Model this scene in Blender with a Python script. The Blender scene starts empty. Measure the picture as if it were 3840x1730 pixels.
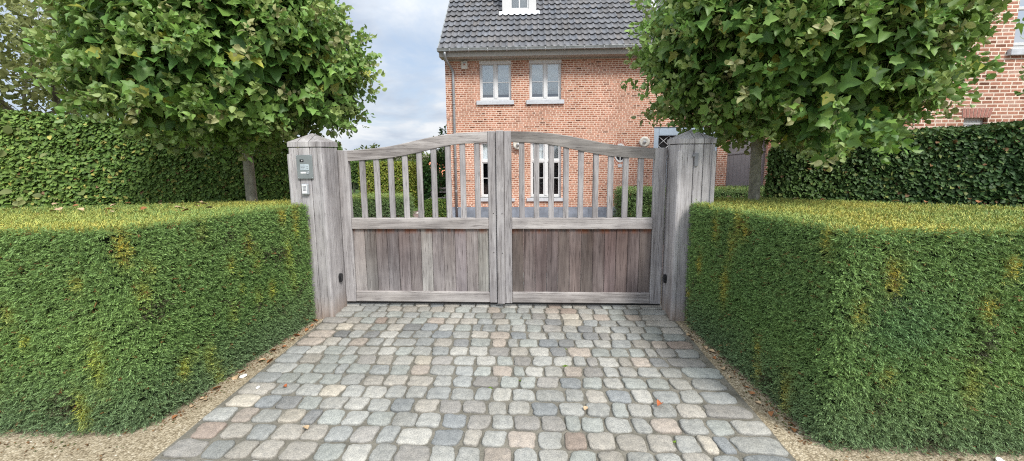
import bpy, bmesh, math, random
import numpy as np
from mathutils import Vector, Matrix, Euler

random.seed(7)
S = bpy.context.scene
COL = S.collection
PI = math.pi

# ------------------------------------------------------------------ helpers
def link(name, me, parent=None):
    o = bpy.data.objects.new(name, me)
    COL.objects.link(o)
    if parent is not None:
        o.parent = parent
    return o

def tag(o, label=None, cat=None, group=None, kind=None):
    if label: o['label'] = label
    if cat: o['category'] = cat
    if group: o['group'] = group
    if kind: o['kind'] = kind
    return o

def thing(name, label, cat, loc=(0, 0, 0), group=None):
    o = bpy.data.objects.new(name, None)
    o.empty_display_size = 0.1
    COL.objects.link(o)
    o.location = loc
    return tag(o, label, cat, group)

class MB:
    """collects shapes into one mesh; coordinates are world, minus the origin given at build time"""
    def __init__(s):
        s.bm = bmesh.new()
    def _xf(s, vs, M):
        if M is not None:
            for v in vs: v.co = M @ v.co
    def box(s, x0, x1, y0, y1, z0, z1, bev=0.0, mat=0, M=None, seg=1):
        r = bmesh.ops.create_cube(s.bm, size=1.0)
        vs = r['verts']
        for v in vs:
            v.co = Vector(((x0 + x1) / 2 + v.co.x * (x1 - x0), (y0 + y1) / 2 + v.co.y * (y1 - y0), (z0 + z1) / 2 + v.co.z * (z1 - z0)))
        fs = set(f for v in vs for f in v.link_faces)
        if bev > 0:
            es = list(set(e for v in vs for e in v.link_edges))
            rr = bmesh.ops.bevel(s.bm, geom=es, offset=bev, segments=seg, affect='EDGES', profile=0.5)
            fs = set(rr['faces']) | set(f for f in fs if f.is_valid)
            vs = list(set(v for f in fs for v in f.verts))
        for f in fs: f.material_index = mat
        s._xf(vs, M)
        return vs
    def quad(s, pts, mat=0):
        f = s.bm.faces.new([s.bm.verts.new(p) for p in pts]); f.material_index = mat
        return f
    def prism(s, prof, axis, a, b, mat=0, M=None):
        """extrude a 2D profile along an axis 'x','y' or 'z' from a to b"""
        def P(u, v, t):
            return (t, u, v) if axis == 'x' else ((u, t, v) if axis == 'y' else (u, v, t))
        A = [s.bm.verts.new(P(u, v, a)) for u, v in prof]
        B = [s.bm.verts.new(P(u, v, b)) for u, v in prof]
        n = len(prof); fs = []
        fs.append(s.bm.faces.new(A)); fs.append(s.bm.faces.new(B[::-1]))
        for i in range(n):
            j = (i + 1) % n
            fs.append(s.bm.faces.new([A[j], A[i], B[i], B[j]]))
        for f in fs: f.material_index = mat
        s._xf(A + B, M)
        return A + B
    def tube(s, pts, rad, n=8, mat=0, caps=True, smooth=True):
        pts = [Vector(p) for p in pts]
        if not hasattr(rad, '__len__'): rad = [rad] * len(pts)
        rings = []
        prev = None
        for i, p in enumerate(pts):
            d = (pts[min(i + 1, len(pts) - 1)] - pts[max(i - 1, 0)]).normalized()
            if prev is None:
                a = d.orthogonal().normalized()
            else:
                a = (prev - d * prev.dot(d)).normalized()
            prev = a
            b = d.cross(a)
            rings.append([s.bm.verts.new(p + (a * math.cos(2 * PI * k / n) + b * math.sin(2 * PI * k / n)) * rad[i]) for k in range(n)])
        for i in range(len(rings) - 1):
            for k in range(n):
                f = s.bm.faces.new([rings[i][k], rings[i][(k + 1) % n], rings[i + 1][(k + 1) % n], rings[i + 1][k]])
                f.smooth = smooth; f.material_index = mat
        if caps:
            for R_ in (rings[0][::-1], rings[-1]):
                f = s.bm.faces.new(R_); f.material_index = mat
    def lathe(s, prof, c, axis=(0, 0, 1), n=24, mat=0):
        """prof: (r, h) along axis from centre c"""
        q = Vector((0, 0, 1)).rotation_difference(Vector(axis).normalized())
        rings = []
        for r, h in prof:
            rings.append([s.bm.verts.new(Vector(c) + q @ Vector((r * math.cos(2 * PI * k / n), r * math.sin(2 * PI * k / n), h))) for k in range(n)])
        for i in range(len(rings) - 1):
            for k in range(n):
                f = s.bm.faces.new([rings[i][k], rings[i][(k + 1) % n], rings[i + 1][(k + 1) % n], rings[i + 1][k]])
                f.smooth = True; f.material_index = mat
        for R_ in (rings[0][::-1], rings[-1]):
            f = s.bm.faces.new(R_); f.material_index = mat
    def build(s, name, mats, parent=None, origin=None, recalc=True):
        if recalc: bmesh.ops.recalc_face_normals(s.bm, faces=s.bm.faces[:])
        if origin is not None:
            bmesh.ops.translate(s.bm, verts=s.bm.verts[:], vec=-Vector(origin))
        me = bpy.data.meshes.new(name)
        s.bm.to_mesh(me); s.bm.free()
        for m in (mats if isinstance(mats, (list, tuple)) else [mats]): me.materials.append(m)
        o = link(name, me, parent)
        if origin is not None: o.location = origin
        return o

def np_mesh(name, V, F, mat, col=None, parent=None, smooth=False, matidx=None):
    V = np.asarray(V, np.float32); F = np.asarray(F, np.int32)
    me = bpy.data.meshes.new(name)
    nv, (nf, k) = len(V), F.shape
    me.vertices.add(nv); me.vertices.foreach_set('co', V.ravel())
    me.loops.add(nf * k); me.loops.foreach_set('vertex_index', F.ravel())
    me.polygons.add(nf); me.polygons.foreach_set('loop_start', np.arange(nf, dtype=np.int32) * k)
    try: me.polygons.foreach_set('loop_total', np.full(nf, k, np.int32))
    except Exception: pass
    if smooth: me.polygons.foreach_set('use_smooth', np.ones(nf, bool))
    if matidx is not None: me.polygons.foreach_set('material_index', np.asarray(matidx, np.int32))
    for m in (mat if isinstance(mat, (list, tuple)) else [mat]): me.materials.append(m)
    me.update(calc_edges=True)
    if col is not None:
        a = me.attributes.new('Col', 'FLOAT_COLOR', 'POINT')
        c4 = np.ones((nv, 4), np.float32); c4[:, :3] = col
        a.data.foreach_set('color', c4.ravel())
    return link(name, me, parent)

def join_np(parts):
    """parts: list of (V,F,C) with the same face size"""
    off = 0; Vs = []; Fs = []; Cs = []
    for V, F, C in parts:
        Vs.append(V); Fs.append(F + off); Cs.append(C); off += len(V)
    return np.concatenate(Vs), np.concatenate(Fs), np.concatenate(Cs)

def noise3(P, seed, freq, octs=3):
    """cheap smooth noise, about -1..1"""
    r = np.random.RandomState(seed); out = np.zeros(len(P)); amp = 1.0; tot = 0
    for o in range(octs):
        for k in range(5):
            w = r.normal(size=3); w /= np.linalg.norm(w)
            out += amp * np.sin(P @ (w * freq * (0.7 + 0.6 * r.rand())) + r.rand() * 6.28) / 5 * 1.6
        tot += amp; amp *= 0.55; freq *= 2.1
    return out / tot * 1.3

def tz(y):
    """the garden falls gently behind the gate"""
    t = min(max((y - 4.6) / 6.6, 0), 1)
    return -0.46 * t * t * (3 - 2 * t)

# ------------------------------------------------------------------ materials
def newmat(name):
    m = bpy.data.materials.new(name); m.use_nodes = True
    nt = m.node_tree; b = nt.nodes['Principled BSDF']
    return m, nt, b
def N(nt, t, **kw):
    n = nt.nodes.new(t)
    for k, v in kw.items():
        if k.startswith('i_'):
            key = k[2:]
            n.inputs[int(key) if key.isdigit() else key.replace('_', ' ')].default_value = v
        else: setattr(n, k, v)
    return n
def ramp(nt, stops, interp='LINEAR'):
    n = nt.nodes.new('ShaderNodeValToRGB'); cr = n.color_ramp; cr.interpolation = interp
    while len(cr.elements) > 1: cr.elements.remove(cr.elements[-1])
    cr.elements[0].position = stops[0][0]; cr.elements[0].color = (*stops[0][1], 1)
    for p, c in stops[1:]:
        e = cr.elements.new(p); e.color = (*c, 1)
    return n
def mixc(nt, a, b, fac, mode='MIX'):
    n = nt.nodes.new('ShaderNodeMix'); n.data_type = 'RGBA'; n.blend_type = mode
    for sock, v in ((n.inputs[6], a), (n.inputs[7], b), (n.inputs[0], fac)):
        if hasattr(v, 'is_output'): nt.links.new(v, sock)
        elif isinstance(v, (int, float)): sock.default_value = v
        else: sock.default_value = (*v, 1)
    return n.outputs[2]
def math_(nt, op, a, b=None, c=None):
    n = nt.nodes.new('ShaderNodeMath'); n.operation = op
    for i, v in enumerate((a, b, c)):
        if v is None: continue
        if hasattr(v, 'is_output'): nt.links.new(v, n.inputs[i])
        else: n.inputs[i].default_value = v
    return n.outputs[0]
def coords(nt, scale=(1, 1, 1), kind='Object', loc=(0, 0, 0)):
    t = nt.nodes.new('ShaderNodeTexCoord'); m = nt.nodes.new('ShaderNodeMapping')
    m.inputs['Scale'].default_value = scale; m.inputs['Location'].default_value = loc
    nt.links.new(t.outputs[kind], m.inputs[0]); return m.outputs[0]
def noise(nt, vec, scale, detail=4, rough=0.55, out=0, dist=0.0):
    n = nt.nodes.new('ShaderNodeTexNoise'); n.inputs['Scale'].default_value = scale
    n.inputs['Detail'].default_value = detail; n.inputs['Roughness'].default_value = rough
    n.inputs['Distortion'].default_value = dist
    nt.links.new(vec, n.inputs['Vector']); return n.outputs[out]
def bump(nt, b, h, strength=0.4, dist=0.01):
    n = nt.nodes.new('ShaderNodeBump'); n.inputs['Strength'].default_value = strength; n.inputs['Distance'].default_value = dist
    nt.links.new(h, n.inputs['Height']); nt.links.new(n.outputs[0], b.inputs['Normal']); return n
def plain(name, c, rough=0.6, var=0.12, scale=8.0, metal=0.0, spec=0.4, bumpy=0.0):
    m, nt, b = newmat(name)
    v = coords(nt)
    f = noise(nt, v, scale, 5)
    lo = tuple(x * (1 - var) for x in c); hi = tuple(min(1, x * (1 + var)) for x in c)
    r = ramp(nt, [(0.3, lo), (0.7, hi)]); nt.links.new(f, r.inputs[0])
    nt.links.new(r.outputs[0], b.inputs['Base Color'])
    b.inputs['Roughness'].default_value = rough; b.inputs['Metallic'].default_value = metal
    b.inputs['Specular IOR Level'].default_value = spec
    if bumpy: bump(nt, b, noise(nt, v, scale * 6, 4), bumpy, 0.01)
    return m

def wood(name, along, lo, mid, hi, stain=None, base_dirt=False, tinted=False):
    """weathered oak; grain runs along 'x' or 'z'"""
    m, nt, b = newmat(name)
    sc = (1.6, 38, 38) if along == 'x' else (38, 38, 1.6)
    sc2 = (0.9, 9, 9) if along == 'x' else (9, 9, 0.9)
    v = coords(nt, sc, 'Object'); v2 = coords(nt, sc2, 'Object'); v3 = coords(nt, (1, 1, 1))
    if tinted:                          # the grain starts anew on every board
        a0 = nt.nodes.new('ShaderNodeAttribute'); a0.attribute_name = 'Col'
        def shift(vec, k):
            m_ = nt.nodes.new('ShaderNodeVectorMath'); m_.operation = 'MULTIPLY_ADD'; nt.links.new(a0.outputs['Color'], m_.inputs[0])
            m_.inputs[1].default_value = (k, k, k); nt.links.new(vec, m_.inputs[2]); return m_.outputs[0]
        v, v2 = shift(v, 97.0), shift(v2, 53.0)
    oi = nt.nodes.new('ShaderNodeObjectInfo')
    g = noise(nt, v, 1.0, 6, 0.7, dist=0.5)
    fine = noise(nt, v, 3.2, 4, 0.7)
    big = noise(nt, v2, 1.0, 3, 0.6, dist=0.3)
    s = math_(nt, 'ADD', math_(nt, 'MULTIPLY', g, 0.5), math_(nt, 'MULTIPLY', big, 0.5))
    r = ramp(nt, [(0.30, tuple(x * 0.45 for x in lo)), (0.40, lo), (0.52, mid), (0.66, hi)])
    nt.links.new(s, r.inputs[0])
    c = r.outputs[0]
    # thin dark checks
    ck = ramp(nt, [(0.36, (0.25, 0.23, 0.23)), (0.43, (1, 1, 1))]); nt.links.new(fine, ck.inputs[0])
    c = mixc(nt, c, ck.outputs[0], 0.75, 'MULTIPLY')
    blot = noise(nt, v3, 3.0, 4, 0.6)
    bl = ramp(nt, [(0.35, (0.80, 0.79, 0.80)), (0.65, (1.1, 1.09, 1.08))]); nt.links.new(blot, bl.inputs[0])
    c = mixc(nt, c, bl.outputs[0], 1.0, 'MULTIPLY')
    if tinted:
        at = nt.nodes.new('ShaderNodeAttribute'); at.attribute_name = 'Col'
        c = mixc(nt, c, at.outputs['Color'], 1.0, 'MULTIPLY')
    geo = nt.nodes.new('ShaderNodeNewGeometry'); sep = nt.nodes.new('ShaderNodeSeparateXYZ')
    nt.links.new(geo.outputs['Position'], sep.inputs[0])
    if tinted:                          # browner under the shelter of the rail, greyer where rain reaches
        mr0 = N(nt, 'ShaderNodeMapRange'); nt.links.new(sep.outputs['Z'], mr0.inputs[0]); mr0.inputs[1].default_value = 0.30; mr0.inputs[2].default_value = 0.86
        un = math_(nt, 'MULTIPLY', mr0.outputs[0], N_ramp(nt, noise(nt, coords(nt, (5, 1, 0.8)), 1.0, 4, 0.6), 0.30, 0.62))
        c = mixc(nt, c, mixc(nt, c, (0.70, 0.60, 0.55), 1.0, 'MULTIPLY'), un)
        pl = N_ramp(nt, noise(nt, coords(nt, (7, 1, 0.9), loc=(3, 0, 7)), 1.0, 4, 0.6), 0.56, 0.70)
        c = mixc(nt, c, mixc(nt, c, (1.35, 1.33, 1.32), 1.0, 'MULTIPLY'), math_(nt, 'MULTIPLY', pl, 0.8))
    if stain:
        mr = N(nt, 'ShaderNodeMapRange'); nt.links.new(sep.outputs['Z'], mr.inputs[0])
        mr.inputs[1].default_value = 0.79; mr.inputs[2].default_value = 0.845
        sn = noise(nt, coords(nt, (9, 1, 1.5)), 1.0, 3, 0.6)
        s2 = math_(nt, 'MULTIPLY', mr.outputs[0], N_ramp(nt, sn, 0.42, 0.58))
        c = mixc(nt, c, stain, math_(nt, 'MULTIPLY', s2, 0.9))
    if base_dirt:
        mr = N(nt, 'ShaderNodeMapRange'); nt.links.new(sep.outputs['Z'], mr.inputs[0])
        mr.inputs[1].default_value = 0.22; mr.inputs[2].default_value = 0.0
        s2 = math_(nt, 'MULTIPLY', mr.outputs[0], noise(nt, v2, 2.0, 3))
        c = mixc(nt, c, (0.30, 0.20, 0.13), s2)
    nt.links.new(c, b.inputs['Base Color'])
    b.inputs['Roughness'].default_value = 0.85; b.inputs['Specular IOR Level'].default_value = 0.2
    h = math_(nt, 'ADD', math_(nt, 'MULTIPLY', fine, 0.6), g)
    bump(nt, b, h, 0.55, 0.006)
    return m
def N_ramp(nt, x, a, b_):
    mr = nt.nodes.new('ShaderNodeMapRange'); nt.links.new(x, mr.inputs[0])
    mr.inputs[1].default_value = a; mr.inputs[2].default_value = b_
    return mr.outputs[0]

def foliage(name, rough=0.6, spec=0.25, back=None, trans=0.0):
    m, nt, b = newmat(name)
    at = nt.nodes.new('ShaderNodeAttribute'); at.attribute_name = 'Col'
    c = at.outputs['Color']
    if back:
        g = nt.nodes.new('ShaderNodeNewGeometry')
        c = mixc(nt, c, mixc(nt, c, back, 0.45), g.outputs['Backfacing'])
    nt.links.new(c, b.inputs['Base Color'])
    b.inputs['Roughness'].default_value = rough; b.inputs['Specular IOR Level'].default_value = spec
    if trans:
        t = nt.nodes.new('ShaderNodeBsdfTranslucent'); mx = nt.nodes.new('ShaderNodeMixShader')
        nt.links.new(mixc(nt, c, (0.9, 1.0, 0.35), 0.35, 'MULTIPLY'), t.inputs[0]); mx.inputs[0].default_value = trans
        nt.links.new(b.outputs[0], mx.inputs[1]); nt.links.new(t.outputs[0], mx.inputs[2])
        nt.links.new(mx.outputs[0], nt.nodes['Material Output'].inputs[0])
    return m

def brick(name, c1, c2, mortar, bw=0.174, rh=0.0616, mw=0.0075, pale=(0.5, 0.3, 0.22)):
    m, nt, b = newmat(name)
    t = nt.nodes.new('ShaderNodeTexCoord'); g = nt.nodes.new('ShaderNodeNewGeometry')
    sp = nt.nodes.new('ShaderNodeSeparateXYZ'); nt.links.new(t.outputs['Object'], sp.inputs[0])
    sn = nt.nodes.new('ShaderNodeSeparateXYZ'); nt.links.new(g.outputs['True Normal'], sn.inputs[0])
    side = math_(nt, 'GREATER_THAN', math_(nt, 'ABSOLUTE', sn.outputs['X']), 0.5)
    u = math_(nt, 'ADD', math_(nt, 'MULTIPLY', sp.outputs['X'], math_(nt, 'SUBTRACT', 1.0, side)), math_(nt, 'MULTIPLY', sp.outputs['Y'], side))
    cb = nt.nodes.new('ShaderNodeCombineXYZ'); nt.links.new(u, cb.inputs[0]); nt.links.new(sp.outputs['Z'], cb.inputs[1])
    # slight unevenness of the hand made bricks
    nz = nt.nodes.new('ShaderNodeTexNoise'); nz.inputs['Scale'].default_value = 9.0; nz.inputs['Detail'].default_value = 3
    nt.links.new(cb.outputs[0], nz.inputs['Vector'])
    vm = nt.nodes.new('ShaderNodeVectorMath'); vm.operation = 'MULTIPLY_ADD'
    nt.links.new(nz.outputs['Color'], vm.inputs[0]); vm.inputs[1].default_value = (0.010, 0.007, 0)
    nt.links.new(cb.outputs[0], vm.inputs[2])
    br = nt.nodes.new('ShaderNodeTexBrick'); nt.links.new(vm.outputs[0], br.inputs['Vector'])
    br.inputs['Scale'].default_value = 1.0; br.inputs['Mortar Size'].default_value = mw; br.inputs['Mortar Smooth'].default_value = 0.25
    br.inputs['Brick Width'].default_value = bw; br.inputs['Row Height'].default_value = rh; br.inputs['Bias'].default_value = 0.0
    br.offset = 0.5; br.squash = 0.62; br.squash_frequency = 3
    br.inputs['Color1'].default_value = (0, 0, 0, 1); br.inputs['Color2'].default_value = (1, 1, 1, 1); br.inputs['Mortar'].default_value = (0.5, 0.5, 0.5, 1)
    rr = ramp(nt, [(0.0, tuple(x * 0.45 for x in c1)), (0.07, c1), (0.5, c2), (0.82, tuple(x * 1.15 for x in c2)), (1.0, pale)])
    nt.links.new(br.outputs['Color'], rr.inputs[0])
    n2 = noise(nt, cb.outputs[0], 30, 5, 0.6)
    bl = ramp(nt, [(0.3, (0.78, 0.76, 0.74)), (0.7, (1.2, 1.2, 1.2))]); nt.links.new(n2, bl.inputs[0])
    c = mixc(nt, rr.outputs[0], bl.outputs[0], 1.0, 'MULTIPLY')
    n4 = noise(nt, cb.outputs[0], 12, 4, 0.6)
    c = mixc(nt, c, mortar, math_(nt, 'MULTIPLY', N_ramp(nt, n4, 0.60, 0.80), 0.30))
    n3 = noise(nt, cb.outputs[0], 0.9, 3, 0.5)
    ml = mixc(nt, tuple(x * 0.86 for x in mortar), mortar, n3)
    c = mixc(nt, c, ml, br.outputs['Fac'])
    b2 = ramp(nt, [(0.3, (0.88, 0.87, 0.86)), (0.7, (1.06, 1.06, 1.06))]); nt.links.new(n3, b2.inputs[0])
    c = mixc(nt, c, b2.outputs[0], 1.0, 'MULTIPLY')
    sm = nt.nodes.new('ShaderNodeMapping'); sm.inputs['Scale'].default_value = (3.5, 0.35, 1); nt.links.new(cb.outputs[0], sm.inputs[0])
    b3 = ramp(nt, [(0.32, (0.86, 0.84, 0.82)), (0.55, (1.0, 1.0, 1.0))]); nt.links.new(noise(nt, sm.outputs[0], 1.0, 4, 0.6), b3.inputs[0])
    c = mixc(nt, c, b3.outputs[0], 0.8, 'MULTIPLY')
    nt.links.new(c, b.inputs['Base Color']); b.inputs['Roughness'].default_value = 0.9; b.inputs['Specular IOR Level'].default_value = 0.15
    h = math_(nt, 'ADD', math_(nt, 'MULTIPLY', math_(nt, 'SUBTRACT', 1.0, br.outputs['Fac']), 1.0), math_(nt, 'MULTIPLY', n2, 0.5))
    bump(nt, b, h, 0.6, 0.008)
    return m

M = {}
M['oak_v'] = wood('weathered oak upright', 'z', (0.25, 0.235, 0.232), (0.40, 0.385, 0.385), (0.53, 0.515, 0.51))
M['oak_post'] = wood('weathered oak post', 'z', (0.30, 0.285, 0.285), (0.43, 0.415, 0.418), (0.56, 0.545, 0.55), base_dirt=True)
M['oak_h'] = wood('weathered oak rail', 'x', (0.24, 0.22, 0.21), (0.40, 0.375, 0.36), (0.53, 0.505, 0.49))
M['oak_dark'] = wood('lichened oak rail', 'x', (0.16, 0.148, 0.135), (0.255, 0.24, 0.225), (0.36, 0.34, 0.32))
M['oak_panel'] = wood('weathered oak boards', 'z', (0.21, 0.19, 0.185), (0.345, 0.322, 0.314), (0.475, 0.446, 0.436), stain=(0.20, 0.062, 0.022), tinted=True)
M['yew'] = foliage('yew needles', 0.55, 0.3)
M['beech'] = foliage('hornbeam leaves', 0.55, 0.28, back=(0.12, 0.16, 0.06), trans=0.12)
M['plane'] = foliage('plane leaves', 0.48, 0.4, back=(0.26, 0.33, 0.15), trans=0.25)
M['leafy'] = foliage('garden leaves', 0.6, 0.2, trans=0.22)
M['dead'] = plain('dry leaf', (0.30, 0.13, 0.05), 0.7, 0.4, 20)
M['dead_pale'] = plain('pale dry leaf', (0.50, 0.36, 0.22), 0.7, 0.3, 20)
M['dead_red'] = plain('red dry leaf', (0.38, 0.115, 0.045), 0.6, 0.3, 20)
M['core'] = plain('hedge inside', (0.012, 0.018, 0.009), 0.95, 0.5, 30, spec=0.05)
M['brick'] = brick('red brick', (0.37, 0.155, 0.098), (0.52, 0.248, 0.165), (0.92, 0.71, 0.57), mw=0.0108)
M['brick_pink'] = brick('pinkish brick', (0.37, 0.165, 0.11), (0.48, 0.235, 0.165), (0.96, 0.81, 0.68), bw=0.178, rh=0.0616, mw=0.0105, pale=(0.55, 0.36, 0.29))
M['soldier'] = plain('arch brick', (0.40, 0.16, 0.105), 0.9, 0.35, 25)
M['soldier_pink'] = plain('pinkish arch brick', (0.43, 0.20, 0.16), 0.9, 0.3, 25)
M['mortar'] = plain('mortar', (0.80, 0.62, 0.50), 0.95, 0.1, 14)
M['blue'] = plain('blue limestone', (0.235, 0.265, 0.315), 0.6, 0.35, 3.0)
M['sill'] = plain('limestone sill', (0.58, 0.60, 0.63), 0.55, 0.12, 12)
M['zinc'] = plain('weathered zinc', (0.30, 0.32, 0.32), 0.42, 0.2, 9, metal=0.35)
M['pipe'] = plain('zinc pipe', (0.34, 0.35, 0.36), 0.4, 0.2, 7, metal=0.4)
M['lead'] = plain('pale lead sheet', (0.60, 0.62, 0.65), 0.45, 0.12, 10)
M['soffit'] = plain('soffit boards', (0.40, 0.38, 0.34), 0.7, 0.1, 9)
M['white'] = plain('white paint', (0.70, 0.70, 0.69), 0.4, 0.04, 6)
M['frame'] = plain('pale grey window paint', (0.76, 0.765, 0.76), 0.4, 0.06, 6)
M['bluegrey'] = plain('blue grey door paint', (0.44, 0.53, 0.62), 0.4, 0.06, 5)
M['doorgrey'] = plain('warm grey door paint', (0.24, 0.225, 0.235), 0.5, 0.07, 4)
M['dark'] = plain('dark room', (0.012, 0.013, 0.016), 0.9, 0.5, 3)
M['blind'] = plain('pale blind', (0.90, 0.96, 0.95), 0.8, 0.06, 5)
M['room'] = plain('dim room', (0.16, 0.18, 0.23), 0.9, 0.4, 2)
M['black'] = plain('black plastic', (0.018, 0.018, 0.020), 0.35, 0.2, 15)
M['steel'] = plain('brushed steel', (0.31, 0.34, 0.345), 0.38, 0.15, 6, metal=0.5)
M['steel_pale'] = plain('pale steel', (0.50, 0.53, 0.56), 0.35, 0.1, 12, metal=0.4)
M['numgrey'] = plain('number grey', (0.24, 0.245, 0.26), 0.5, 0.08, 12)
M['plate'] = plain('pale plate', (0.46, 0.53, 0.57), 0.4, 0.08, 30)
M['plate_white'] = plain('white plate', (0.85, 0.85, 0.85), 0.4, 0.03, 30)
M['keygrey'] = plain('key grey', (0.22, 0.23, 0.25), 0.5, 0.1, 30)
M['lampglass'] = plain('lamp glass', (0.55, 0.55, 0.55), 0.25, 0.2, 20)
M['cream'] = plain('cream enamel', (0.72, 0.68, 0.60), 0.4, 0.08, 10)
M['pebble'] = plain('white pebble', (0.85, 0.84, 0.80), 0.6, 0.1, 40)
M['slab'] = plain('pale paving slab', (0.62, 0.60, 0.57), 0.8, 0.1, 6)
M['moss'] = plain('moss', (0.10, 0.16, 0.02), 0.95, 0.4, 60)
M['orange_roof'] = plain('orange roof tiles', (0.62, 0.22, 0.12), 0.9, 0.3, 4)

def mat_bark(name, c, c2):
    m, nt, b = newmat(name)
    v = coords(nt, (1, 1, 0.5)); n1 = noise(nt, v, 22, 5, 0.65); n2 = noise(nt, v, 4.5, 3, 0.6)
    r = ramp(nt, [(0.3, tuple(x * 0.5 for x in c)), (0.5, c), (0.7, c2)]); nt.links.new(n2, r.inputs[0])
    f = ramp(nt, [(0.35, (0.7, 0.7, 0.7)), (0.65, (1.2, 1.2, 1.2))]); nt.links.new(n1, f.inputs[0])
    nt.links.new(mixc(nt, r.outputs[0], f.outputs[0], 1.0, 'MULTIPLY'), b.inputs['Base Color'])
    b.inputs['Roughness'].default_value = 0.85; bump(nt, b, n1, 0.5, 0.01); return m
M['bark'] = mat_bark('plane bark', (0.29, 0.27, 0.21), (0.43, 0.41, 0.34))
M['bark_dark'] = mat_bark('dark bark', (0.10, 0.095, 0.06), (0.20, 0.19, 0.13))
M['bark_pale'] = mat_bark('pale bark', (0.33, 0.31, 0.27), (0.46, 0.44, 0.40))

def mat_gravel():
    m, nt, b = newmat('fine tan gravel')
    v = coords(nt)
    vo = nt.nodes.new('ShaderNodeTexVoronoi'); vo.inputs['Scale'].default_value = 95; nt.links.new(v, vo.inputs['Vector'])
    vo2 = nt.nodes.new('ShaderNodeTexVoronoi'); vo2.inputs['Scale'].default_value = 48; nt.links.new(v, vo2.inputs['Vector'])
    sp = nt.nodes.new('ShaderNodeSeparateColor'); nt.links.new(vo.outputs['Color'], sp.inputs[0])
    sp2 = nt.nodes.new('ShaderNodeSeparateColor'); nt.links.new(vo2.outputs['Color'], sp2.inputs[0])
    r = ramp(nt, [(0.0, (0.24, 0.198, 0.135)), (0.35, (0.36, 0.305, 0.21)), (0.75, (0.47, 0.405, 0.295)), (0.93, (0.57, 0.51, 0.39)), (1.0, (0.78, 0.74, 0.66))])
    nt.links.new(math_(nt, 'ADD', math_(nt, 'MULTIPLY', sp.outputs[0], 0.6), math_(nt, 'MULTIPLY', sp2.outputs[1], 0.4)), r.inputs[0])
    big = noise(nt, v, 2.2, 4, 0.6); bl = ramp(nt, [(0.3, (0.78, 0.76, 0.74)), (0.7, (1.15, 1.15, 1.15))]); nt.links.new(big, bl.inputs[0])
    c = mixc(nt, r.outputs[0], bl.outputs[0], 1.0, 'MULTIPLY')
    e = ramp(nt, [(0.0, (1, 1, 1)), (0.55, (0.95, 0.95, 0.95)), (0.9, (0.45, 0.42, 0.38))]); nt.links.new(math_(nt, 'MULTIPLY', vo.outputs['Distance'], 1.2), e.inputs[0])
    c = mixc(nt, c, e.outputs[0], 0.8, 'MULTIPLY')
    nt.links.new(c, b.inputs['Base Color']); b.inputs['Roughness'].default_value = 0.95; b.inputs['Specular IOR Level'].default_value = 0.15
    h = math_(nt, 'SUBTRACT', 1.0, vo.outputs['Distance']); bump(nt, b, h, 0.6, 0.008); return m
M['gravel'] = mat_gravel()
def mat_ground(name, c1, c2, sc):
    m, nt, b = newmat(name); v = coords(nt); n1 = noise(nt, v, sc, 6, 0.65)
    r = ramp(nt, [(0.3, c1), (0.7, c2)]); nt.links.new(n1, r.inputs[0]); nt.links.new(r.outputs[0], b.inputs['Base Color'])
    b.inputs['Roughness'].default_value = 0.95; bump(nt, b, noise(nt, v, sc * 8, 4), 0.6, 0.02); return m
M['earth'] = mat_ground('earth', (0.11, 0.095, 0.06), (0.20, 0.17, 0.11), 2)
M['lawn'] = mat_ground('lawn', (0.075, 0.14, 0.03), (0.12, 0.20, 0.045), 1.2)
M['sand'] = mat_ground('joint sand', (0.10, 0.094, 0.075), (0.23, 0.213, 0.175), 9)
def mat_paving():
    m, nt, b = newmat('brown clay paving'); v = coords(nt)
    br = nt.nodes.new('ShaderNodeTexBrick'); nt.links.new(v, br.inputs['Vector']); br.inputs['Scale'].default_value = 1
    br.inputs['Brick Width'].default_value = 0.2; br.inputs['Row Height'].default_value = 0.07; br.inputs['Mortar Size'].default_value = 0.004
    br.inputs['Color1'].default_value = (0.17, 0.115, 0.10, 1); br.inputs['Color2'].default_value = (0.28, 0.20, 0.18, 1); br.inputs['Mortar'].default_value = (0.12, 0.1, 0.09, 1)
    nt.links.new(br.outputs['Color'], b.inputs['Base Color']); b.inputs['Roughness'].default_value = 0.85; return m
M['paving'] = mat_paving()

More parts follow.
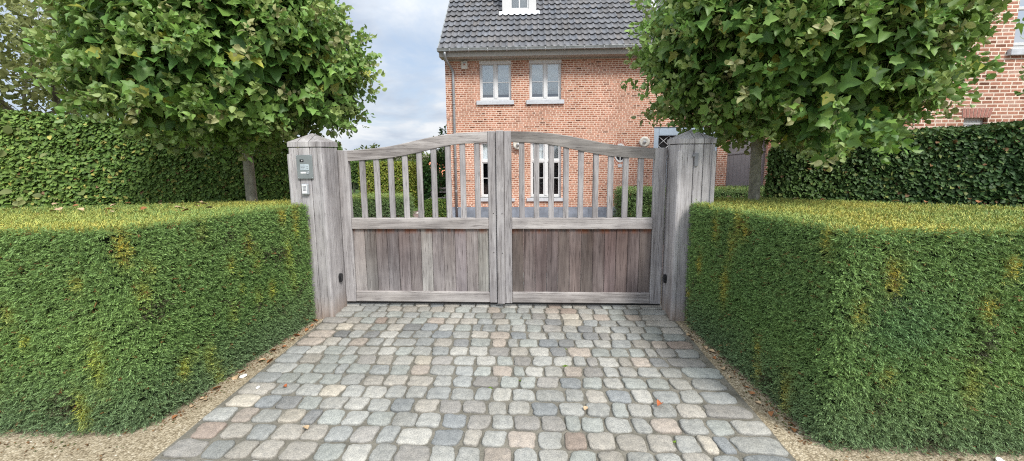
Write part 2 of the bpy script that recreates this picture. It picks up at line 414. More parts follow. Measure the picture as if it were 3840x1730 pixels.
def mat_stone():
    m, nt, b = newmat('granite setts')
    at = nt.nodes.new('ShaderNodeAttribute'); at.attribute_name = 'Col'
    v = coords(nt); n1 = noise(nt, v, 150, 3, 0.6); n2 = noise(nt, v, 26, 5, 0.65); n3 = noise(nt, v, 420, 2, 0.5)
    sp = ramp(nt, [(0.32, (0.62, 0.62, 0.64)), (0.5, (1, 1, 1)), (0.68, (1.3, 1.3, 1.29))]); nt.links.new(n1, sp.inputs[0])
    s3 = ramp(nt, [(0.3, (0.6, 0.6, 0.62)), (0.5, (1, 1, 1)), (0.75, (1.25, 1.25, 1.25))]); nt.links.new(n3, s3.inputs[0])
    bl = ramp(nt, [(0.3, (0.76, 0.77, 0.78)), (0.7, (1.16, 1.15, 1.13))]); nt.links.new(n2, bl.inputs[0])
    c = mixc(nt, at.outputs['Color'], sp.outputs[0], 0.8, 'MULTIPLY'); c = mixc(nt, c, bl.outputs[0], 1.0, 'MULTIPLY')
    c = mixc(nt, c, s3.outputs[0], 0.6, 'MULTIPLY')
    wr = ramp(nt, [(0.3, (0.74, 0.73, 0.70)), (0.55, (1.0, 1.0, 1.0)), (0.75, (1.10, 1.10, 1.09))]); nt.links.new(noise(nt, coords(nt, (2.2, 0.9, 1)), 1.0, 5, 0.65), wr.inputs[0])
    c = mixc(nt, c, wr.outputs[0], 0.9, 'MULTIPLY')
    nt.links.new(c, b.inputs['Base Color']); b.inputs['Roughness'].default_value = 0.72; b.inputs['Specular IOR Level'].default_value = 0.35
    h = math_(nt, 'ADD', math_(nt, 'MULTIPLY', n2, 1.0), math_(nt, 'MULTIPLY', n1, 0.35)); bump(nt, b, h, 0.6, 0.008); return m
M['sett'] = mat_stone()

def mat_tile():
    m, nt, b = newmat('grey clay pantiles')
    at = nt.nodes.new('ShaderNodeAttribute'); at.attribute_name = 'Col'
    v = coords(nt); n1 = noise(nt, v, 9, 5, 0.65); n2 = noise(nt, v, 45, 4, 0.6); n3 = noise(nt, v, 1.1, 3, 0.6)
    r = ramp(nt, [(0.3, (0.7, 0.7, 0.7)), (0.6, (1.05, 1.05, 1.05)), (0.78, (1.75, 1.75, 1.75))]); nt.links.new(math_(nt, 'ADD', math_(nt, 'MULTIPLY', n1, 0.6), math_(nt, 'MULTIPLY', n3, 0.4)), r.inputs[0])
    c = mixc(nt, at.outputs['Color'], r.outputs[0], 0.8, 'MULTIPLY')
    f = ramp(nt, [(0.3, (0.8, 0.8, 0.8)), (0.7, (1.2, 1.2, 1.2))]); nt.links.new(n2, f.inputs[0])
    c = mixc(nt, c, f.outputs[0], 0.8, 'MULTIPLY')
    nt.links.new(c, b.inputs['Base Color']); b.inputs['Roughness'].default_value = 0.55; b.inputs['Specular IOR Level'].default_value = 0.35
    bump(nt, b, n2, 0.3, 0.006); return m
M['tile'] = mat_tile()

def mat_glass(name, tint, refl):
    m, nt, b = newmat(name)
    g = nt.nodes.new('ShaderNodeBsdfGlossy'); g.inputs['Roughness'].default_value = 0.02
    t = nt.nodes.new('ShaderNodeBsdfTransparent'); t.inputs[0].default_value = (*tint, 1)
    fr = nt.nodes.new('ShaderNodeFresnel'); fr.inputs[0].default_value = 1.5
    mx = nt.nodes.new('ShaderNodeMixShader'); nt.links.new(math_(nt, 'ADD', fr.outputs[0], refl), mx.inputs[0])
    nt.links.new(t.outputs[0], mx.inputs[1]); nt.links.new(g.outputs[0], mx.inputs[2])
    nt.links.new(mx.outputs[0], nt.nodes['Material Output'].inputs[0]); return m
M['glass'] = mat_glass('window glass', (0.95, 0.97, 0.98), 0.26)
M['glass_low'] = mat_glass('dark window glass', (0.8, 0.83, 0.85), 0.05)

# ------------------------------------------------------------------ ground, gravel, paving
def sheet(name, pts_x, pts_y, zf, mat, dz=0.0):
    V = [(x, y, zf(x, y) + dz) for y in pts_y for x in pts_x]; nx = len(pts_x)
    F = [(j * nx + i, j * nx + i + 1, (j + 1) * nx + i + 1, (j + 1) * nx + i) for j in range(len(pts_y) - 1) for i in range(nx - 1)]
    return tag(np_mesh(name, V, F, mat, smooth=True), kind='structure')
ys_all = [-80, -20, -5, 0, 2, 4, 4.6] + [4.6 + 0.4 * k for k in range(1, 18)] + [12.5, 14, 18, 25, 40, 80, 200, 600]
sheet('ground', [-500, -60, -20, -8, -4, 0, 4, 8, 20, 60, 500], ys_all, lambda x, y: tz(y) - 0.03, M['earth'])
ys_g = [-3, 0, 2, 4, 4.6, 4.9]
sheet('gravel_path', [-9, -4, -2, 0, 2, 4, 9], ys_g, lambda x, y: tz(y) - 0.022, M['gravel'])
ys_f = [5.4 + 0.4 * k for k in range(0, 19)] + [12.95]
sheet('forecourt', [-4.2, -2, 0, 2, 4, 7.5], ys_f, lambda x, y: tz(y) - 0.02, M['paving'])
sheet('garden_path', [-4.15, -3.4, -2.75], [12.96, 14, 15, 16.3], lambda x, y: tz(y) - 0.021, M['paving'])
sheet('lawn', [-30, -16, -10, -4.2], [14.5, 16, 18, 21, 27], lambda x, y: tz(y) - 0.014, M['lawn'])

# ------------------------------------------------------------------ the cobbled driveway
def build_driveway():
    rnd = random.Random(11)
    pal = [((0.35, 0.36, 0.355), 9), ((0.29, 0.315, 0.33), 7), ((0.23, 0.265, 0.305), 2.2), ((0.41, 0.37, 0.325), 6), ((0.45, 0.355, 0.295), 2.6),
           ((0.43, 0.42, 0.395), 6), ((0.305, 0.285, 0.275), 3.5), ((0.19, 0.20, 0.22), 1.5), ((0.33, 0.365, 0.355), 6), ((0.37, 0.25, 0.195), 0.9), ((0.52, 0.45, 0.36), 0.9)]
    cols, ws = zip(*pal)
    XL, XR = -2.06, 1.42
    Vs, Fs, Cs = [], [], []
    off = 0
    NP = 24; rings = [(1.0, -0.045), (0.995, -0.009), (0.965, -0.002), (0.87, 0.002), (0.5, 0.0045)]
    y = 1.02; row = 0
    while y < 5.3:
        rh = 0.147 + rnd.uniform(-0.004, 0.004)
        x = XL + rnd.uniform(-0.025, 0.025); first = True
        while x < XR - 0.05:
            L = rnd.choices([rnd.uniform(0.135, 0.175), rnd.uniform(0.09, 0.125), rnd.uniform(0.17, 0.20)], [8, 0.8, 1.2])[0]
            if first: L = rnd.uniform(0.18, 0.25); first = False
            if XR - (x + L) < 0.22:
                L = XR + rnd.uniform(-0.03, 0.03) - x
                if L > 0.32:
                    L *= 0.42
            gap = rnd.uniform(0.006, 0.014)
            hx, hy = (L - gap) / 2, (rh - rnd.uniform(0.007, 0.015)) / 2
            cx, cy = x + L / 2, y + rh / 2 + rnd.uniform(-0.004, 0.004) + 0.012 * math.sin(cx_phase(x, row))
            p = rnd.uniform(4.5, 10.0); rot = rnd.uniform(-0.035, 0.035); skew = rnd.uniform(-0.07, 0.07)
            tiltx, tilty = rnd.uniform(-0.03, 0.03), rnd.uniform(-0.035, 0.035); dz = rnd.uniform(-0.004, 0.003)
            ph = [rnd.uniform(0, 6.28) for _ in range(4)]
            col = np.array(rnd.choices(cols, ws)[0]); col = (col * 0.50 + (0.6 * col.mean() + 0.4 * 0.34) * np.array([1.04, 1.0, 0.92]) * 0.50) * np.array([0.94, 0.945, 0.925]) * rnd.uniform(0.84, 1.12)
            base = []
            for k in range(NP):
                a = 2 * PI * (k + 0.5) / NP
                ca, sa = math.cos(a), math.sin(a)
                r = (abs(ca) ** p + abs(sa) ** p) ** (-1 / p)
                r *= 1 + 0.035 * math.sin(2 * a + ph[0]) + 0.035 * math.sin(3 * a + ph[1]) + 0.03 * math.sin(5 * a + ph[2]) + rnd.uniform(-0.03, 0.028) - 0.028
                base.append((r * ca, r * sa))
            for sc, z in rings:
                for (u, v) in base:
                    px, py = u * hx * sc, v * hy * sc
                    px += skew * py
                    qx, qy = px * math.cos(rot) - py * math.sin(rot), px * math.sin(rot) + py * math.cos(rot)
                    zz = z + dz + tiltx * qx + tilty * qy + (0.0018 * math.sin(45 * qx + ph[3]) * math.sin(60 * qy + ph[2]) if z > -0.02 else 0)
                    Vs.append((cx + qx, cy + qy, zz + tz(cy)))
            Vs.append((cx, cy, 0.005 + dz + tz(cy)))
            n = len(rings)
            for i in range(n - 1):
                for k in range(NP):
                    k2 = (k + 1) % NP
                    Fs.append((off + i * NP + k, off + i * NP + k2, off + (i + 1) * NP + k2, off + (i + 1) * NP + k))
            c = off + n * NP
            for k in range(0, NP, 2):
                Fs.append((off + (n - 1) * NP + k, off + (n - 1) * NP + (k + 1) % NP, off + (n - 1) * NP + (k + 2) % NP, c))
            nv = n * NP + 1
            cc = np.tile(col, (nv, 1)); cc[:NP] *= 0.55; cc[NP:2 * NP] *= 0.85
            Cs.append(cc); off += nv
            x += L
        y += rh; row += 1
    # bed of joint sand below the setts, second material
    nF = len(Fs)
    xs = np.linspace(XL - 0.02, XR + 0.02, 30); yy = np.linspace(1.0, 5.32, 36)
    rr = np.random.RandomState(4)
    for j, b in enumerate(yy):
        for i, a in enumerate(xs):
            Vs.append((a, b, -0.013 + rr.uniform(-0.0035, 0.0035) + tz(b)))
    for j in range(len(yy) - 1):
        for i in range(len(xs) - 1):
            q = off + j * 30 + i; Fs.append((q, q + 1, q + 31, q + 30))
    Cs.append(np.full((30 * 36, 3), 0.2))
    mi = np.zeros(len(Fs), int); mi[nF:] = 1
    o = np_mesh('driveway', Vs, Fs, [M['sett'], M['sand']], np.concatenate(Cs), smooth=True, matidx=mi)
    return tag(o, kind='structure')
def cx_phase(x, row): return x * 1.1 + row * 0.5
build_driveway()

# moss in a few joints
def moss():
    rs = np.random.RandomState(3); V = []; F = []; off = 0
    for (x, y, r) in [(0.1, 2.95, .022), (0.28, 2.93, .018), (-0.05, 2.72, .02), (0.42, 2.74, .02), (0.86, 2.13, .025), (-0.28, 2.62, .014), (-0.6, 3.1, .014), (0.72, 1.95, .012), (0.3, 3.2, .012), (-1.1, 2.5, .012)]:
        n = 10
        for k in range(n):
            a = 2 * PI * k / n; q = r * rs.uniform(0.7, 1.2)
            V.append((x + 1.7 * q * math.cos(a), y + 0.45 * q * math.sin(a), -0.010))
        V.append((x, y, 0.004)); V.append((x + 0.3 * r, y, 0.003))
        for k in range(n): F.append((off + k, off + (k + 1) % n, off + n, off + n))
        off += n + 2
    F = [f[:3] for f in F]
    o = np_mesh('moss', V, F, M['moss'], smooth=True)
    tag(o, 'small green moss tufts in the joints between the setts', 'moss', kind='stuff')
moss()

# ------------------------------------------------------------------ gate posts
def make_post(name, label, x0, x1, y0, y1, seams, cap_seams):
    root = thing(name, label, 'gate post', ((x0 + x1) / 2, (y0 + y1) / 2, 0), group='oak gate posts')
    o0 = Vector(root.location)
    mb = MB(); zt = 1.712
    xs = [x0] + seams + [x1]
    for i in range(len(xs) - 1):          # staves of the shaft
        mb.box(xs[i] + (0.0030 if i else 0), xs[i + 1] - (0.0030 if i < len(xs) - 2 else 0), y0, y1, -0.05, zt, 0.003)
    mb.box(x0 + 0.01, x1 - 0.01, y0 + 0.016, y1 - 0.016, -0.04, zt - 0.01)
    ob = mb.build('shaft', M['oak_post'], root, o0); ob.location = (0, 0, 0)
    for (cx, cy) in ((x0, y0), (x1, y0)):  # corner beads that stop short of the cap
        b = MB(); s = 1 if cx == x0 else -1
        pr = [(cx - s * 0.013, y0 + 0.004), (cx - s * 0.010, y0 - 0.009), (cx + s * 0.003, y0 - 0.013), (cx + s * 0.026, y0 - 0.013), (cx + s * 0.030, y0 + 0.006), (cx + s * 0.02, y0 + 0.02), (cx - s * 0.013, y0 + 0.038)]
        b.prism(pr, 'z', -0.05, 1.652)
        q = b.build('corner_bead', M['oak_post'], root, o0); q.location = (0, 0, 0)
    c = MB(); e = 0.006; zc0, zc1, za = 1.719, 1.766, 1.858
    cs = [x0 - e] + cap_seams + [x1 + e]
    mx, my = (x0 + x1) / 2, (y0 + y1) / 2
    for i in range(len(cs) - 1):
        c.box(cs[i] + (0.0022 if i else 0), cs[i + 1] - (0.0022 if i < len(cs) - 2 else 0), y0 - e, y1 + e, zc0, zc1, 0.002)
    for i in range(len(cs) - 1):          # pyramid, cut in the same staves
        a, b_ = cs[i] + (0.0022 if i else 0), cs[i + 1] - (0.0022 if i < len(cs) - 2 else 0)
        def zz(x): return zc1 + (za - zc1) * (1 - abs(x - mx) / ((x1 - x0) / 2 + e))
        xsx = sorted(set([a, b_] + ([mx] if a < mx < b_ else [])))
        for j in range(len(xsx) - 1):
            p, q = xsx[j], xsx[j + 1]
            def yext(x, sgn): # where slope from the front meets the slope of the side at x
                t = abs(x - mx) / ((x1 - x0) / 2 + e)
                return my + sgn * ((y1 - y0) / 2 + e) * t
            yf, yb = y0 - e, y1 + e
            c.quad([(p, yf, zc1), (q, yf, zc1), (q, yext(q, -1), zz(q)), (p, yext(p, -1), zz(p))])
            c.quad([(q, yb, zc1), (p, yb, zc1), (p, yext(p, 1), zz(p)), (q, yext(q, 1), zz(q))])
            c.quad([(p, yext(p, -1), zz(p)), (q, yext(q, -1), zz(q)), (q, yext(q, 1), zz(q)), (p, yext(p, 1), zz(p))])
    bmesh.ops.remove_doubles(c.bm, verts=c.bm.verts[:], dist=1e-5)
    for f in [f for f in c.bm.faces if f.calc_area() < 1e-9]: c.bm.faces.remove(f)
    q = c.build('cap', M['oak_post'], root, o0); q.location = (0, 0, 0)
    return root
make_post('gate_post', 'weathered oak gate post carrying the intercom panel and keypad', -2.33, -2.005, 3.79, 4.115, [-2.236, -2.122], [-2.236, -2.122])
make_post('gate_post', 'weathered oak gate post with the house number 1', 1.408, 1.738, 3.83, 4.155, [1.545, 1.634], [1.545, 1.634])

# house number 1
nb = MB()
prof = [(1.552, 1.511), (1.583, 1.511), (1.583, 1.632), (1.560, 1.632), (1.527, 1.610), (1.533, 1.597), (1.552, 1.604)]
nb.prism(prof, 'y', 3.815, 3.8285)
tag(nb.build('house_number', M['numgrey'], None, (1.555, 3.82, 1.57)), 'raised grey house number 1 on the right gate post', 'house number')

# intercom
ic = thing('intercom_panel', 'steel door intercom with camera and call button on the gate post', 'intercom', (-2.171, 3.788, 1.527))
o0 = Vector(ic.location)
def part(mb, name, mat, par, o0=o0, rel=None):
    o = mb.build(name, mat, par, o0); o.location = rel if rel else (0, 0, 0); return o
p = MB(); p.box(-2.249, -2.093, 3.772, 3.7865, 1.412, 1.642, 0.003); plate = part(p, 'face_plate', M['steel'], ic)
p = MB(); p.box(-2.214, -2.177, 3.7685, 3.773, 1.575, 1.600, 0.001); p.box(-2.205, -2.196, 3.767, 3.769, 1.579, 1.596, 0, 0); cam_w = part(p, 'camera_window', M['black'], ic)
p = MB(); p.lathe([(0.007, 0.0), (0.007, 0.002), (0.003, 0.0035)], (-2.191, 3.7685, 1.5875), (0, -1, 0), 14); part(p, 'camera_lens', M['lampglass'], cam_w)
p = MB(); p.box(-2.213, -2.128, 3.769, 3.773, 1.494, 1.553, 0.001); sp_ = part(p, 'speaker_plate', M['plate'], ic)
p = MB()
for k in range(3): p.box(-2.206, -2.178 + 0.01 * k, 3.7675, 3.7692, 1.507 + 0.014 * k, 1.510 + 0.014 * k)
for k in range(2): p.box(-2.150, -2.137, 3.7675, 3.7692, 1.512 + 0.016 * k, 1.516 + 0.016 * k)
part(p, 'printed_lines', M['keygrey'], sp_)
p = MB(); p.box(-2.213, -2.163, 3.769, 3.773, 1.463, 1.479, 0.001); part(p, 'name_plate', M['plate_white'], ic)
p = MB(); p.lathe([(0.014, 0.0), (0.014, 0.004), (0.0115, 0.0045), (0.0105, 0.003), (0.004, 0.0055)], (-2.143, 3.772, 1.471), (0, -1, 0), 20); part(p, 'call_button', M['steel_pale'], ic)
for sx in (-2.241, -2.101):
    for sz in (1.420, 1.634):
        p = MB(); p.lathe([(0.004, 0.0), (0.004, 0.0015), (0.0015, 0.002)], (sx, 3.772, sz), (0, -1, 0), 10); part(p, 'screw', M['steel_pale'], ic)
# keypad
kp = thing('keypad', 'small pale access keypad below the intercom', 'keypad', (-2.178, 3.788, 1.312)); o1 = Vector(kp.location)
p = MB(); p.box(-2.211, -2.145, 3.760, 3.7865, 1.260, 1.363, 0.005, seg=2); part(p, 'housing', M['steel_pale'], kp, o1)
p = MB(); p.box(-2.205, -2.158, 3.7572, 3.7602, 1.270, 1.357, 0.001); part(p, 'key_plate', M['plate_white'], kp, o1)
for r_ in range(4):
    for c_ in range(3):
        p = MB(); x = -2.196 + c_ * 0.0125; z = 1.296 + r_ * 0.0135
        p.box(x, x + 0.009, 3.7548, 3.7576, z, z + 0.0095, 0.001); part(p, 'key', M['keygrey'], kp, o1)
# photocells on the inner faces of the posts
def photocell(x, y, z, s, label):
    b = MB(); prof = []
    for k in range(13):
        a = PI * k / 12; prof.append((0.030 * math.cos(a), 0.030 * math.sin(a) + 0.018))
    prof += [(-0.026, -0.036), (0.0, -0.046), (0.026, -0.036)]
    pr = [(y + u, z + v) for u, v in prof]
    b.prism(pr, 'x', x, x + s * 0.020)
    pr2 = [(y + u * 0.8, z + v * 0.85) for u, v in prof]
    b.prism(pr2, 'x', x + s * 0.020, x + s * 0.026)
    tag(b.build('gate_sensor', M['black'], None, (x, y, z)), label, 'sensor', 'gate safety sensors')
photocell(-2.005, 3.99, 0.35, 1, 'black oval safety sensor on the left gate post')
photocell(1.408, 4.03, 0.345, -1, 'black oval safety sensor on the right gate post')

# ------------------------------------------------------------------ the gate
ARB = [(0.0, 1.570), (0.115, 1.573), (0.28, 1.583), (0.505, 1.599), (0.695, 1.626), (0.885, 1.664), (1.07, 1.708), (1.26, 1.737), (1.45, 1.750), (1.60, 1.755)]
ART = [(0.0, 1.684), (0.115, 1.684), (0.36, 1.702), (0.59, 1.730), (0.815, 1.777), (1.04, 1.822), (1.26, 1.850), (1.45, 1.861), (1.60, 1.866)]
def interp(tab, d):
    for i in range(len(tab) - 1):
        (a, u), (b, v) = tab[i], tab[i + 1]
        if d <= b:
            t = (d - a) / (b - a)
            m0 = (tab[i + 1][1] - tab[max(i - 1, 0)][1]) / (tab[i + 1][0] - tab[max(i - 1, 0)][0]) * (b - a)
            j = min(i + 2, len(tab) - 1)
            m1 = (tab[j][1] - tab[i][1]) / (tab[j][0] - tab[i][0]) * (b - a)
            return (2*t**3 - 3*t**2 + 1) * u + (t**3 - 2*t**2 + t) * m0 + (-2*t**3 + 3*t**2) * v + (t**3 - t**2) * m1
    return tab[-1][1]
GY = 4.096
def gate_leaf(label, hx, sgn, x_in_h, x_in_m, m0, m1, panel_tint, dark, seed):
    """hx: hinge side edge, sgn: direction from hinge to meeting edge"""
    rnd = random.Random(seed)
    root = thing('gate_leaf', label, 'gate', (hx, GY + 0.03, 0.045), group='oak gate leaves'); o0 = Vector(root.location)
    def P(mb, name, mat): 
        o = mb.build(name, mat, root, o0); o.location = (0, 0, 0); return o
    def bx(a, b, *r, **k):
        return (min(a, b), max(a, b)) + r
    # hinge stile
    mb = MB(); a, b = sorted((hx, x_in_h)); mb.box(a, b, GY, GY + 0.065, 0.045, 1.686, 0.006); P(mb, 'hinge_stile', M['oak_v'])
    # meeting stile(s)
    mb = MB(); a, b = sorted((m0, m1))
    if sgn > 0:
        mb.box(a, b, GY + 0.002, GY + 0.067, 0.045, 1.868, 0.005)
        P(mb, 'meeting_stile', M['oak_v'])
    else:
        mb.box(a, b - 0.078, GY - 0.020, GY + 0.060, 0.040, 1.872, 0.005)
        mb.box(b - 0.077, b, GY - 0.006, GY + 0.060, 0.042, 1.868, 0.005)
        P(mb, 'meeting_stile', M['oak_v'])
    lo, hi = sorted((x_in_h, x_in_m))
    # curved top rail
    mb = MB(); n = 26; prof_t = []; prof_b = []
    for k in range(n + 1):
        d = abs(x_in_h - hx) + (abs(x_in_m - x_in_h)) * k / n
        x = hx + sgn * d
        prof_t.append((x, interp(ART, d))); prof_b.append((x, interp(ARB, d)))
    vA = []
    bmv = mb.bm.verts.new
    for (tp, bt) in zip(prof_t, prof_b):
        vA.append([bmv((bt[0], GY + 0.004, bt[1] + 0.003)), bmv((tp[0], GY + 0.004, tp[1] - 0.006)), bmv((tp[0], GY + 0.012, tp[1])), bmv((tp[0], GY + 0.052, tp[1])), bmv((tp[0], GY + 0.060, tp[1] - 0.006)), bmv((bt[0], GY + 0.060, bt[1] + 0.003)), bmv((bt[0], GY + 0.055, bt[1])), bmv((bt[0], GY + 0.009, bt[1]))])
    for i in range(n):
        for k in range(8):
            mb.bm.faces.new([vA[i][k], vA[i][(k + 1) % 8], vA[i + 1][(k + 1) % 8], vA[i + 1][k]])
    mb.bm.faces.new(vA[0]); mb.bm.faces.new(vA[-1][::-1])
    P(mb, 'top_rail', M['oak_dark'] if dark else M['oak_h'])
    # middle and bottom rails
    mb = MB(); mb.box(lo + 0.0005, hi - 0.0005, GY - 0.004, GY + 0.062, 0.852, 0.968, 0.006)
    P(mb, 'middle_rail', M['oak_h'])
    mb = MB(); mb.box(lo + 0.0005, hi - 0.0005, GY + 0.001, GY + 0.062, 0.047, 0.165, 0.008); P(mb, 'bottom_rail', M['oak_h'])
    # boarded panel
    mb = MB(); lay = mb.bm.verts.layers.float_color.new('Col'); nb_ = 12; w = (hi - lo) / nb_; rc = []
    for k in range(nb_):
        vs = mb.box(lo + k * w + 0.0014, lo + (k + 1) * w - 0.0014, GY + 0.024 + rnd.uniform(-0.001, 0.001), GY + 0.046, 0.15, 0.858, 0.005)
        t = rnd.uniform(0.74, 1.18); c = tuple(pt * t * rnd.uniform(0.97, 1.03) for pt in panel_tint)
        rc.append((vs, c))
    for vs, c in rc:
        for v in vs: v[lay] = (*c, 1)
    P(mb, 'board_panel', M['oak_panel'])
    # balusters
    x = hx + sgn * 0.250
    for k in range(9):
        xx = x + sgn * 0.1518 * k; d = abs(xx - hx)
        mb = MB(); zt = interp(ARB, d) + 0.012
        mb.box(xx - 0.029, xx + 0.029, GY + 0.016, GY + 0.048, 0.960, zt, 0.006); P(mb, 'baluster', M['oak_v'])
    # black strip in the gap under the leaf, standing for its shadow
    mb = MB(); a, b = sorted((hx, m1)); mb.box(a, b, GY + 0.02, GY + 0.05, 0.022, 0.0455, 0.002); P(mb, 'gap_shadow', M['black'])
    # small fixing plugs
    for (px, pz) in ((m0 + sgn * 0.10 if sgn < 0 else m1 - 0.03, 1.02), (m0 + sgn * 0.10 if sgn < 0 else m1 - 0.03, 0.6)):
        mb = MB(); mb.lathe([(0.005, 0), (0.005, 0.002)], (px, GY - (0.0205 if sgn < 0 else -0.0015), pz), (0, -1, 0), 10); P(mb, 'bolt', M['black'])
    return root
gate_leaf('left leaf of the weathered oak gate with paler boards', -2.003, 1, -1.893, -0.427, -0.427, -0.345, (0.96, 0.955, 0.955), False, 5)
gate_leaf('right leaf of the weathered oak gate with darker brown boards', 1.388, -1, 1.272, -0.183, -0.183, -0.3395, (0.54, 0.475, 0.465), True, 9)

# ------------------------------------------------------------------ foliage generators
def frames_from(nrm, rs, spin=None):
    n = nrm / np.linalg.norm(nrm, axis=1, keepdims=True)
    a = np.cross(n, rs.normal(size=n.shape)); a /= np.linalg.norm(a, axis=1, keepdims=True) + 1e-9
    return n, a, np.cross(n, a)

def needles(P, Nn, Ccol, rs, per=8, length=0.02, width=0.004, sprig=0.045, up=0.15, splay=0.75):
    """short clipped yew sprigs: two ranks of needles on a small axis"""
    n = len(P)
    ax = Nn * 0.55 + rs.normal(size=(n, 3)) * 0.60; ax[:, 2] += up; ax /= np.linalg.norm(ax, axis=1, keepdims=True)
    sd = np.cross(ax, rs.normal(size=(n, 3))); sd /= np.linalg.norm(sd, axis=1, keepdims=True) + 1e-9
    nn = np.cross(ax, sd)
    L = length * (0.75 + 0.5 * rs.rand(n, per)); t = np.tile(np.linspace(-0.1, 1, per), (n, 1)) + rs.uniform(-0.08, 0.08, (n, per))
    s = np.where(np.arange(per) % 2 == 0, 1.0, -1.0)[None, :] * splay * (1.1 - 0.55 * t)
    base = P[:, None, :] + ax[:, None, :] * (t * sprig)[..., None]
    d = ax[:, None, :] * (0.55 + 0.35 * t)[..., None] + sd[:, None, :] * s[..., None] + nn[:, None, :] * rs.normal(0, 0.22, (n, per))[..., None]
    d /= np.linalg.norm(d, axis=2, keepdims=True)
    wv = np.cross(d, Nn[:, None, :] * 1.2 + 0.30 * rs.normal(size=(n, per, 3))); wv /= np.linalg.norm(wv, axis=2, keepdims=True) + 1e-9
    w = (width * (0.8 + 0.4 * rs.rand(n, per)))[..., None] / 2
    tip = base + d * L[..., None]; mid = base + d * (L * 0.45)[..., None]
    V = np.stack([base, mid + wv * w, tip, mid - wv * w], axis=2).reshape(-1, 3)
    F = np.arange(n * per * 4).reshape(-1, 4)
    shade = (0.78 + 0.44 * rs.rand(n, per, 1)) * (0.72 + 0.40 * np.clip(t, 0, 1))[..., None]
    C = np.repeat((Ccol[:, None, :] * shade)[:, :, None, :], 4, axis=2).reshape(-1, 3)
    return V, F, C

LT_HALF = [(0.11, -0.08), (0.40, -0.03), (0.36, 0.17), (0.48, 0.27), (0.58, 0.50), (0.42, 0.50), (0.29, 0.56), (0.22, 0.75)]
def lobed_template():
    pts = [(0, 0)] + LT_HALF + [(0, 1.0)] + [(-x, y) for x, y in LT_HALF[::-1]]
    n = len(pts); T = np.array([(x, y) for x, y in pts] + [(0, 0.36)])
    F = [(i, (i + 1) % n, n) for i in range(n)]
    return T, np.array(F)
def simple_template():
    h = [(0.27, 0.18), (0.36, 0.45), (0.24, 0.78)]
    T = np.array([(0, 0)] + h + [(0, 1.0)] + [(-x, y) for x, y in h[::-1]] + [(0, 0.5)])
    n = 8
    F = np.array([(i, (i + 1) % n, n) for i in range(n)])
    return T, F
def small_template():
    T = np.array([(0, 0), (0.30, 0.45), (0, 1.0), (-0.30, 0.45)])
    return T, np.array([(0, 1, 2), (0, 2, 3)])
def leaves(P, D, U, size, col, rs, tmpl, fold=0.25, droop=0.3, curl=0.25, var=0.25):
    """P base points, D leaf direction, U blade normal (not exact)"""
    T, F0 = tmpl; n = len(P); k = len(T)
    D = D / (np.linalg.norm(D, axis=1, keepdims=True) + 1e-9)
    X = np.cross(D, U); X /= np.linalg.norm(X, axis=1, keepdims=True) + 1e-9
    Z = np.cross(X, D)
    fo = (fold * (0.4 + 1.2 * rs.rand(n)))[:, None]; dr = (droop * rs.normal(0.8, 0.6, n))[:, None]; cu = (curl * rs.normal(0, 1, n))[:, None]
    tx, ty = T[None, :, 0], T[None, :, 1]
    z = fo * np.abs(tx) - dr * ty ** 2 + cu * tx * ty
    asp = (0.85 + 0.3 * rs.rand(n))[:, None]
    V = P[:, None, :] + size[:, None, None] * (X[:, None, :] * (tx * asp)[..., None] + D[:, None, :] * ty.repeat(n, 0)[..., None] + Z[:, None, :] * z[..., None])
    F = (F0[None] + (np.arange(n) * k)[:, None, None]).reshape(-1, 3)
    C = col * (1 + var * (rs.rand(n, 1) * 2 - 1))
    sh = np.repeat(C[:, None, :], k, axis=1)
    # darker towards the midrib base, tiny in-leaf variation
    sh = sh * (0.9 + 0.18 * T[None, :, 1:2].clip(0, 1))
    return V.reshape(-1, 3), F, sh.reshape(-1, 3)

# ------------------------------------------------------------------ hedges
def poly_offset(poly, d):
    n = len(poly); out = []
    for i in range(n):
        p0, p1, p2 = np.array(poly[i - 1]), np.array(poly[i]), np.array(poly[(i + 1) % n])
        e1 = (p1 - p0) / np.linalg.norm(p1 - p0); e2 = (p2 - p1) / np.linalg.norm(p2 - p1)
        n1 = np.array([e1[1], -e1[0]]); n2 = np.array([e2[1], -e2[0]])  # outward for CCW
        b = n1 + n2; b /= max(np.linalg.norm(b), 1e-6)
        out.append(tuple(p1 + b * d / max(b @ n1, 0.35)))
    return out
def in_poly(x, y, poly):
    r = np.zeros(len(x), bool); n = len(poly)
    for i in range(n):
        (x0, y0), (x1, y1) = poly[i], poly[(i + 1) % n]
        c = ((y0 > y) != (y1 > y)) & (x < (x1 - x0) * (y - y0) / ((y1 - y0) or 1e-12) + x0)
        r ^= c
    return r
def round_corner(poly, idx, r, n=5):
    out = []
    for i, p in enumerate(poly):
        if i != idx: out.append(p); continue
        p = np.array(p); a = np.array(poly[i - 1]); b = np.array(poly[(i + 1) % len(poly)])
        pa = p + (a - p) / np.linalg.norm(a - p) * r; pb = p + (b - p) / np.linalg.norm(b - p) * r
        for k in range(n + 1):
            t = k / n; out.append(tuple((1 - t) ** 2 * pa + 2 * t * (1 - t) * p + t * t * pb))
    return out
